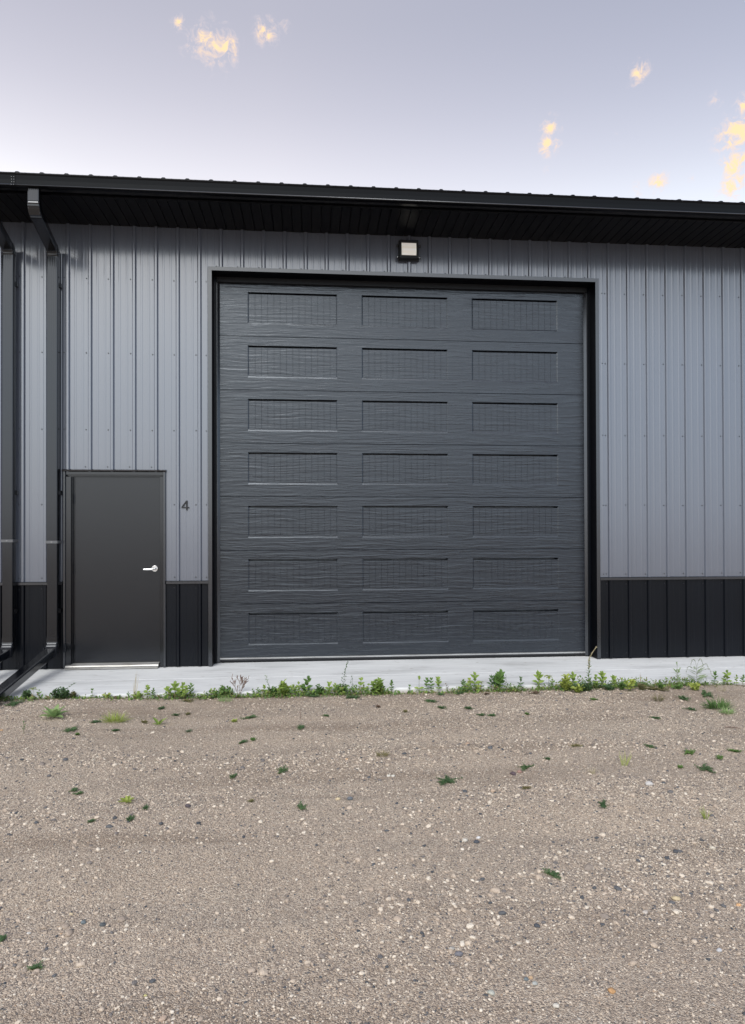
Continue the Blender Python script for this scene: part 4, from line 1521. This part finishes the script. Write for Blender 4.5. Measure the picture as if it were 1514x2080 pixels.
def dry_weed(px, py, h, w, label):
    P = Plant('dry_weed', px, py, label, group=EDGE)
    hm, wm = h * P.m, w * P.m
    br = MB()
    def branch(p, d, L, r, lev):
        e = p + d * L
        mid = p.lerp(e, .5) + Vector((U(-.05, .05), 0, U(-.02, .05))) * L
        P.st.tube([p, mid, e], [r, r * .8, r * .5], 4)
        for k in range(7):
            q = p.lerp(e, .25 + .75 * k / 7)
            br.leaf(q, d + Vector((U(-.7, .7), U(-.7, .7), .5)), (0, -1, .2), .009 * U(.7, 1.4), .0042, .05)
        if lev:
            for k in range(2 + lev):
                dd = (d + Vector((U(-.75, .75), U(-.5, .5), U(-.05, .5)))).normalized()
                branch(p.lerp(e, U(.3, .9)), dd, L * U(.35, .55), r * .7, lev - 1)
    for k in range(4):
        branch(Vector((0, 0, 0)), rdir(U(.1, .42), [2.9, .2, 1.5, .5][k]), hm * U(.62, .8), .0016, 2)
    br.build('bracts', 'stem_brown', P.root, True)
    P.done('leaf_brown', 'stem_brown')

def straw(px, py, h, label, n=5, lean=.06, name='dry_stalk'):
    P = Plant(name, px, py, label, cat='stalk', group=EDGE)
    hm = h * P.m
    for k in range(n):
        P.fo.sliver((U(-.01, .01), U(-.01, .01), 0), (U(-.08, .08) + lean, U(-.05, .05), 1), (0, -1, 0), hm * U(.6, 1.0), .0045, U(-.08, .08))
    P.done('straw')

def weeds():
    b, g, dk, ye, pa, gy, ol, br = ['leaf_' + s for s in ('bright', 'green', 'dark', 'yellow', 'pale', 'grey', 'olive', 'brown')]
    # --- edge of the slab, left to right
    bush(9, 1404, 24, 26, g, 'leafy weed behind the lower end of the downspout extension', 10)
    seedling(25, 1417, 27, 20, b, 'bright green weed pressed against the open end of the downspout extension', 4, stems=3)
    mat_weed(32, 1430, 44, dk, 'dark low weed spreading below the downspout outlet', 8, group=EDGE)
    bush(55, 1420, 22, 22, dk, 'dark small-leaved weed just right of the downspout extension', 12)
    umbrella(73, 1417, 27, 15, ye, 'yellowish round-headed weed between the downspout extension and the entry door')
    seedling(87, 1416, 18, 9, g, 'single small seedling left of the bushy weed near the entry door', 3)
    bush(121, 1420, 27, 44, dk, 'wide dark bushy weed below the left side of the entry door', 22, 5.5, sprig=(34, 33))
    bush(151, 1417, 18, 13, ol, 'sparse reddish-green weed right of the wide dark bushy one', 6)
    seedling(195, 1413, 18, 6, g, 'thin lone seedling below the left half of the entry door', 3)
    seedling(180, 1414, 7, 5, dk, 'tiny dark sprout left of the thin lone seedling', 2)
    bush(221, 1414, 13, 14, ye, 'short yellow-green clump below the middle of the entry door', 7)
    mat_weed(240, 1416, 16, br, 'low reddish weed right of the short yellow-green clump', 6, group=EDGE)
    seedling(268, 1413, 13, 6, g, 'tiny upright sprout left of the dry straw stalks', 3)
    bush(284, 1414, 18, 22, b, 'clump of short shoots round the foot of the straw stalks', 9)
    straw(284, 1410, 56, 'dry straw stalks rising in front of the concrete below the entry door')
    seedling(304, 1414, 25, 17, b, 'broad-leaved bright weed below the right edge of the entry door', 4, lw=.6)
    seedling(317, 1413, 19, 9, g, 'slim green seedling right of the broad-leaved bright weed', 4)
    seedling(352, 1419, 34, 27, b, 'tall broad-leaved weed below the black wainscot, left of a pair', 4, stems=2, lw=.55)
    seedling(371, 1420, 31, 24, b, 'broad-leaved yellow-tinged weed below the black wainscot, right of a pair', 4, stems=3, lw=.6)
    seedling(390, 1417, 29, 13, g, 'narrow darker weed right of the broad-leaved pair below the wainscot', 5, lw=.38)
    mat_weed(380, 1425, 26, ol, 'low olive weed at the foot of the broad-leaved pair', 6, group=EDGE)
    seedling(436, 1413, 19, 16, b, 'bright seedlings below the left jamb of the overhead door', 3, stems=2)
    bush(457, 1415, 28, 38, g, 'bushy small-leaved weed left of the dry pinkish one', 20)
    seedling(476, 1408, 16, 8, g, 'small seedling squeezed between the bushy weed and the dry pinkish one', 4)
    mat_weed(434, 1417, 30, dk, 'dark mat weed below the left jamb of the overhead door', 7, group=EDGE)
    grass(457, 1425, 15, 34, pa, 'fine pale grass at the foot of the bushy weed by the left jamb', 90, group=EDGE, spread=1.1, bw=.002)
    dry_weed(489, 1410, 44, 26, 'dry pinkish-brown branching weed near the left jamb of the overhead door')
    seedling(517, 1408, 16, 8, g, 'first of three small seedlings right of the dry pinkish weed', 3)
    seedling(527, 1407, 18, 8, g, 'second of three small seedlings right of the dry pinkish weed', 4)
    seedling(538, 1408, 22, 11, b, 'third and tallest of three seedlings right of the dry pinkish weed', 4, lw=.55)
    bush(556, 1409, 24, 22, g, 'small-leaved bush with a thin sprig bending up to its left', 12, 5, sprig=(-14, 43))
    bush(578, 1412, 36, 30, b, 'tall yellow-green leafy weed below the left column of door panels', 14, 8)
    seedling(603, 1411, 28, 22, b, 'bright leafy weed right of the tall yellow-green one', 4, stems=2)
    seedling(620, 1412, 38, 20, g, 'upright broad-leaved weed in the long clump, taller than its neighbours', 5, stems=2, lw=.5)
    mat_weed(634, 1415, 44, dk, 'dark low weed along the long clump below the left door panels', 11, group=EDGE)
    bush(648, 1409, 23, 26, g, 'rounded green weed at the right end of the long clump', 13)
    seedling(668, 1404, 24, 16, b, 'bright leafy weed left of the tall airy weed', 4, lw=.6)
    seedling(681, 1404, 22, 12, b, 'small leafy weed pressed against the left of the tall airy weed', 4)
    sprig(697, 1405, 66, 'tall airy weed with tiny dark leaves, tallest below the middle of the door', n=44, lean=.14)
    bush(693, 1407, 28, 22, g, 'leafy bush at the foot of the tall airy weed', 12)
    sprig(713, 1400, 36, 'short airy sprig right of the tall airy weed', n=16)
    seedling(697, 1413, 15, 14, b, 'low bright seedling in front of the tall airy weed', 3)
    mat_weed(718, 1418, 40, dk, 'dark mat weed spreading onto the gravel below the tall airy weed', 9, group=EDGE)
    seedling(730, 1402, 31, 13, b, 'single broad-leaved seedling below the middle of the door, leaves near its top', 3, lw=.6)
    seedling(742, 1402, 20, 15, b, 'low bright weed right of the single broad-leaved seedling', 3, stems=2)
    bush(763, 1402, 36, 28, b, 'dense broad-leaved bush with a rusty base below the middle door panels', 16, 8)
    mat_weed(774, 1408, 22, ol, 'low reddish weed right of the dense broad-leaved bush', 9, group=EDGE)
    seedling(790, 1400, 26, 13, g, 'lone leafy seedling right of the dense broad-leaved bush', 5, lw=.45)
    seedling(828, 1402, 16, 8, g, 'short seedling left of the one with two spread leaves', 3, lw=.5)
    seedling(848, 1400, 30, 18, b, 'seedling with two broad leaves spread in a V', 2, lw=.45)
    seedling(863, 1400, 28, 9, g, 'slim dark seedling right of the V-shaped one', 4, lw=.45)
    seedling(873, 1400, 28, 8, g, 'slim paler seedling, second to the right of the V-shaped one', 4, lw=.45)
    seedling(889, 1403, 30, 14, b, 'bright crowded seedling left of a thin reddish stem', 5, lw=.55)
    sprig(900, 1399, 17, 'thin reddish stem right of the bright crowded seedling', br, 3, n=8)
    mat_weed(933, 1409, 32, dk, 'dark low weed below the gap between middle and right door panels', 9, group=EDGE)
    seedling(938, 1402, 24, 10, g, 'green shoot rising out of the dark low weed', 5)
    seedling(952, 1405, 12, 18, pa, 'pale broad-leaved low weed beside the dark one', 2, lw=.7)
    seedling(961, 1399, 37, 17, b, 'tall leafy weed below the left edge of the right door panels', 5, lw=.5)
    seedling(947, 1399, 26, 9, ye, 'yellow-green leafy stem on the left of the tall leafy weed', 3, lw=.55)
    umbrella(969, 1396, 23, 12, ye, 'yellow-green drooping weed on the right of the tall leafy weed')
    seedling(972, 1407, 18, 8, ye, 'small yellowish seedling in front of the tall leafy weed', 4)
    seedling(992, 1398, 30, 10, dk, 'dark narrow seedling at the left of the vivid green group', 5, lw=.42)
    seedling(1000, 1398, 26, 11, g, 'medium green seedling between the dark narrow one and the vivid green weed', 4)
    seedling(1012, 1402, 41, 22, g, 'vivid green tall leafy weed below the right door panels', 6, stems=2, lw=.6)
    sprig(1024, 1400, 32, 'airy sprig on the right of the vivid green weed', n=14)
    mat_weed(1040, 1403, 46, ol, 'low olive weed right of the vivid green one', 6, group=EDGE)
    seedling(1056, 1400, 27, 12, dk, 'lone dark seedling between the vivid green weed and the next leafy one', 4, lw=.4)
    seedling(1090, 1399, 37, 17, b, 'bright leafy seedling below the right part of the right door panels', 6, lw=.48)
    umbrella(1109, 1397, 34, 19, ye, 'umbrella-shaped yellow-green weed right of the bright leafy seedling')
    seedling(1121, 1399, 20, 10, b, 'small seedling right of the umbrella-shaped weed', 4)
    seedling(1134, 1395, 21, 11, ye, 'small yellowish weed second to the right of the umbrella-shaped one', 3, stems=2)
    mat_weed(1088, 1409, 24, br, 'grey-brown withered weed on the gravel in front of the bright leafy seedling', 6, group=EDGE)
    bush(1151, 1404, 34, 18, ye, 'yellow-green leafy weed left of the tall seed-headed one', 8, 8)
    seedling(1164, 1403, 36, 14, b, 'leafy green weed between the yellow-green one and the tall seed-headed one', 5)
    bush(1174, 1407, 18, 26, ye, 'low yellow-green bush in front of the tall seed-headed weed', 12, 7)
    tall_weed(1194, 1405, 90, 32, 'tall weed with a pale seed spike by the right jamb, tallest of all')
    bush(1188, 1404, 21, 54, dk, 'wide dark bush at the foot of the tall seed-headed weed', 26)
    seedling(1211, 1401, 30, 14, b, 'leafy weed just right of the tall seed-headed one', 4)
    seedling(1223, 1400, 35, 13, b, 'upright bright weed second to the right of the tall seed-headed one', 6, lw=.5)
    bush(1237, 1402, 15, 30, dk, 'dark green low bush below the right door jamb', 14)
    seedling(1248, 1402, 29, 14, b, 'bright pointed weed rising from the dark low bush below the right jamb', 6, lw=.5)
    bush(1263, 1402, 19, 16, g, 'small green bush between two bright weeds right of the door', 8)
    seedling(1279, 1404, 24, 22, ye, 'yellow-green weed below the right wainscot, reddish at its foot', 4, stems=3)
    straw(1303, 1394, 32, 'thin dark stalk leaning before the concrete below the right wainscot', 3, -.12)
    bush(1303, 1402, 16, 20, ol, 'low greenish weed at the foot of the leaning dark stalk', 8, 4)
    mat_weed(1328, 1401, 62, ol, 'long low brownish weed below the right wainscot', 9, group=EDGE, depth=.3)
    bush(1342, 1400, 15, 14, g, 'small upright green weed in the long brownish patch', 6, 4)
    ragweed(1376, 1397, 52, 24, 'feathery weed with upright spikes in front of the right wainscot')
    bush(1378, 1400, 12, 26, g, 'low green bush at the foot of the upright feathery weed', 9)
    seedling(1395, 1391, 14, 10, b, 'small bright weed between the two feathery ones', 3, lw=.6)
    ragweed(1416, 1394, 54, 54, 'feathery weed with drooping spikes in front of the right wainscot', True)
    bush(1411, 1402, 16, 24, ye, 'low yellow and orange weed at the foot of the drooping feathery one', 10, 6)
    sprig(1432, 1390, 16, 'thin sprig right of the drooping feathery weed', 'leaf_green', 2.6, n=8)
    seedling(1451, 1391, 26, 10, g, 'slim greyish seedling right of the feathery weeds', 5, lw=.36)
    seedling(1470, 1390, 15, 12, b, 'short bright seedling left of the stout one near the right edge', 3, lw=.6)
    seedling(1478, 1393, 31, 16, b, 'stout bright seedling near the right edge, leaves crowded at its top', 4, lw=.55)
    seedling(1496, 1393, 21, 10, b, 'second seedling from the right edge of the picture', 4)
    seedling(1510, 1395, 23, 11, g, 'seedling at the right edge of the picture, the last in the row', 5)
    grass(1466, 1404, 14, 26, 'straw', 'pale withered tuft in front of the seedlings at the right edge', 40, group=EDGE, spread=1.0, bw=.002)
    # --- on the gravel
    rosette(110, 1457, 35, 56, pa, 'large pale green rosette of broad leaves on the gravel below the entry door', 11)
    grass(235, 1467, 26, 54, ye, 'feathery yellow-green tuft on the gravel below the entry door', 170, spread=1.15, bw=.0028)
    rosette(323, 1472, 22, 22, b, 'small bright rosette right of the feathery yellow-green tuft', 7)
    mat_weed(194, 1468, 20, dk, 'small dark weed left of the feathery yellow-green tuft')
    mat_weed(293, 1468, 26, ol, 'dull grey-green weed between the feathery tuft and the small bright rosette', 5)
    sprig(48, 1490, 26, 'straggly thin weed on the gravel left of the large pale rosette', 'leaf_green', 3.2, n=16)
    Y = [(144, 1484, 40, dk, 5, 'wide dark green weed on the gravel below the large pale rosette'),
         (158, 1493, 14, g, 4, 'small weed just below the wide dark one under the pale rosette'),
         (236, 1485, 20, dk, 4, 'dark weed on the gravel below the feathery yellow-green tuft'),
         (328, 1440, 18, dk, 4, 'dark flat weed above the small bright rosette'),
         (357, 1454, 15, dk, 5, 'small dark weed on the gravel below the broad-leaved pair'),
         (381, 1452, 16, ol, 5, 'small yellowish weed on the gravel, right of the small dark one'),
         (508, 1459, 30, dk, 5, 'flat dark weed on the gravel below the dry pinkish weed'),
         (477, 1466, 20, ye, 6, 'pale green tuft left of the flat dark weed below the dry pinkish one'),
         (611, 1479, 26, dk, 4, 'flat dark weed below a thin dark twig, left of centre'),
         (663, 1455, 14, dk, 4, 'small dark weed on the gravel left of centre, below the tall airy weed'),
         (769, 1437, 12, br, 6, 'small withered weed at the centre below the dense broad-leaved bush'),
         (824, 1447, 14, ol, 7, 'small upright weed on the gravel just right of centre'),
         (876, 1426, 30, dk, 4, 'flat weed on the gravel below the slim seedlings'),
         (895, 1412, 22, dk, 5, 'dark weed on the gravel right below the bright crowded seedling'),
         (897, 1439, 22, dk, 4, 'flat dark weed below the one under the bright crowded seedling'),
         (951, 1440, 25, dk, 4, 'flat dark weed on the gravel below the tall leafy weed'),
         (978, 1454, 18, dk, 4, 'left one of two touching flat weeds right of centre'),
         (1000, 1455, 20, dk, 4, 'right one of two touching flat weeds right of centre'),
         (1070, 1452, 10, g, 6, 'tiny weed on the gravel right of the two touching flat ones'),
         (1206, 1422, 16, g, 4, 'small flat weed on the gravel below the tall seed-headed weed'),
         (990, 1411, 16, br, 4, 'small brown withered weed on the gravel below the dark narrow seedling'),
         (1386, 1419, 30, dk, 9, 'dark weed on the gravel below the upright feathery weed'),
         (1437, 1412, 42, dk, 6, 'dark flat weed on the gravel below the drooping feathery weed'),
         (1403, 1442, 22, dk, 5, 'dark weed on the gravel left of the big grass clump'),
         (1332, 1460, 22, dk, 4, 'flat dark weed alone below the right wainscot'),
         (383, 1487, 18, gy, 4, 'faint grey weed on the bare earth left of centre'),
         (495, 1508, 20, dk, 4, 'dark small weed touching a grey-green one, left of centre'),
         (515, 1503, 18, g, 5, 'grey-green small weed touching a dark one, left of centre'),
         (473, 1579, 24, dk, 4, 'oval dark weed in the middle ground, left of the leafier one'),
         (575, 1566, 36, dk, 6, 'leafy dark weed in the middle ground, left of centre'),
         (151, 1607, 20, dk, 4, 'upper of two touching weeds in the left middle ground'),
         (162, 1613, 22, dk, 4, 'lower of two touching weeds in the left middle ground'),
         (296, 1643, 20, dk, 4, 'dark weed right below the small pale rosette in the left middle ground'),
         (186, 1670, 18, dk, 4, 'dark weed left of another in the left foreground'),
         (265, 1665, 24, dk, 3, 'flat dark weed in the left foreground, right of another'),
         (612, 1641, 32, dk, 5, 'dark weed at the stony band, left of centre'),
         (511, 1629, 16, ol, 6, 'olive tuft at the left end of the stony band'),
         (1069, 1560, 34, dk, 5, 'oval dark weed behind a purple stone, right of centre'),
         (909, 1588, 54, dk, 6, 'largest dark weed in the middle of the gravel, right of centre'),
         (1226, 1637, 32, dk, 4, 'oval dark weed alone below the stony band at the right'),
         (1321, 1518, 24, dk, 4, 'small dark weed in the right middle ground, leftmost of its group'),
         (1400, 1530, 36, g, 4, 'wide flat weed in the right middle ground'),
         (1462, 1541, 22, g, 4, 'small weed below and right of the wide flat one'),
         (1492, 1527, 24, g, 4, 'small weed closest to the right edge in the middle ground'),
         (1432, 1563, 46, dk, 6, 'largest dark weed of the group at the right'),
         (1382, 1560, 18, g, 4, 'small weed left of the largest dark one at the right'),
         (1112, 1543, 14, dk, 4, 'tiny dark weed above the oval one behind the purple stone'),
         (1171, 1516, 22, ol, 4, 'faint olive weed in the middle ground, right of centre'),
         (1070, 1602, 22, ol, 4, 'faint olive weed in the stony band, right of centre'),
         (1123, 1778, 42, dk, 5, 'dark green weed alone in the right foreground'),
         (70, 1968, 36, dk, 5, 'dark green weed in the bottom left foreground'),
         (6, 1909, 22, dk, 5, 'dark weed cut by the left edge of the picture')]
    for (px, py, w, fm, h, lab) in Y:
        mat_weed(px, py, w, fm, lab, h, dens=.8 if fm in (gy, ol, br) else 1.25, leafpx=4.2 if py < 1700 else 5.5)
    grass(1460, 1440, 26, 56, g, 'big dark grass clump on the gravel near the right edge', 170, spread=1.05, bw=.006)
    grass(1477, 1449, 16, 30, pa, 'lighter grass at the front of the big clump near the right edge', 80, spread=1.1, bw=.005)
    grass(1338, 1424, 18, 24, ol, 'olive grass tuft on the gravel below the long brownish weed', 60, spread=.8, bw=.003)
    grass(777, 1536, 13, 32, ol, 'olive grass tuft in the middle of the gravel', 70, spread=.9, bw=.003)
    rosette(258, 1630, 17, 34, ye, 'small pale rosette in the left middle ground', 9)
    grass(1268, 1556, 34, 20, ye, 'tall thin pale grass in the right middle ground', 16, spread=.5, bw=.003)
    grass(1434, 1664, 26, 14, ye, 'thin pale grass in the right foreground', 16, spread=.5, bw=.003)
    grass(1204, 1572, 14, 12, 'straw', 'small straw tuft in the stony band at the right', 20, spread=.7, bw=.003)
    # low growth nobody could count, along the joint between gravel and slab
    gc = {k: MB() for k in ('leaf_green', 'leaf_bright', 'leaf_olive')}
    def cover(px):
        f = .22
        for c, w_, a_ in ((30, 40, .6), (120, 40, .5), (285, 25, .3), (370, 35, .9), (455, 45, 1.0), (590, 75, 1.2), (700, 60, 1.2), (765, 25, .9), (950, 45, .9), (1030, 50, .8), (1180, 75, 1.4), (1300, 80, 1.1), (1400, 45, 1.0), (1470, 30, .4)):
            f = max(f, a_ * math.exp(-((px - c) / w_) ** 2))
        return f
    for i in range(12000):
        px = U(-20, 1530)
        if U(0, 1.3) > cover(px):
            continue
        p, m = hit(px, 1404 + U(-6, 6))
        y = SLAB_Y - .012 - abs(random.gauss(0, .045))
        zg = float(ground_h(p.x, y))
        k = random.choices(list(gc), (5, 3, 2))[0]
        L = U(.010, .030) * (1.3 if U(0, 1) < .2 else 1)
        base = Vector((p.x, y, zg - .002)) + Vector((0, 0, U(0, 1) ** 2 * .075 * cover(px)))
        gc[k].leaf(base, rdir(U(.3, 1.3), U(0, 6.28)), (U(-.3, .3), -.4, 1), L, L * U(.3, .6), .2)
    for k, mb in gc.items():
        o = mb.build('ground_cover', k, None, True)
        o['kind'] = 'stuff'
        tag(o, {'leaf_green': 'low green growth along the foot of the slab', 'leaf_bright': 'low bright green growth along the foot of the slab', 'leaf_olive': 'low withered olive growth along the foot of the slab'}[k], 'weeds')
    # a twig standing in the gravel
    p, m = hit(610, 1461)
    b2 = MB(); b2.tube([(0, 0, -.01), (.002, 0, 12 * m), (0, 0, 24 * m)], [.002, .0018, .001], 5)
    o = b2.build('twig', 'stem_brown'); o.location = p
    tag(o, 'thin dark twig standing upright in the gravel left of centre', 'twig')
    p, m = hit(1489, 1480)
    b2 = MB(); b2.tube([(-12 * m, .03, .006), (0, 0, .012), (12 * m, -.02, .006)], [.003, .004, .002], 5)
    o = b2.build('twig', 'stem_brown'); o.location = p
    tag(o, 'brown twig lying on the gravel near the right edge', 'twig')
weeds()
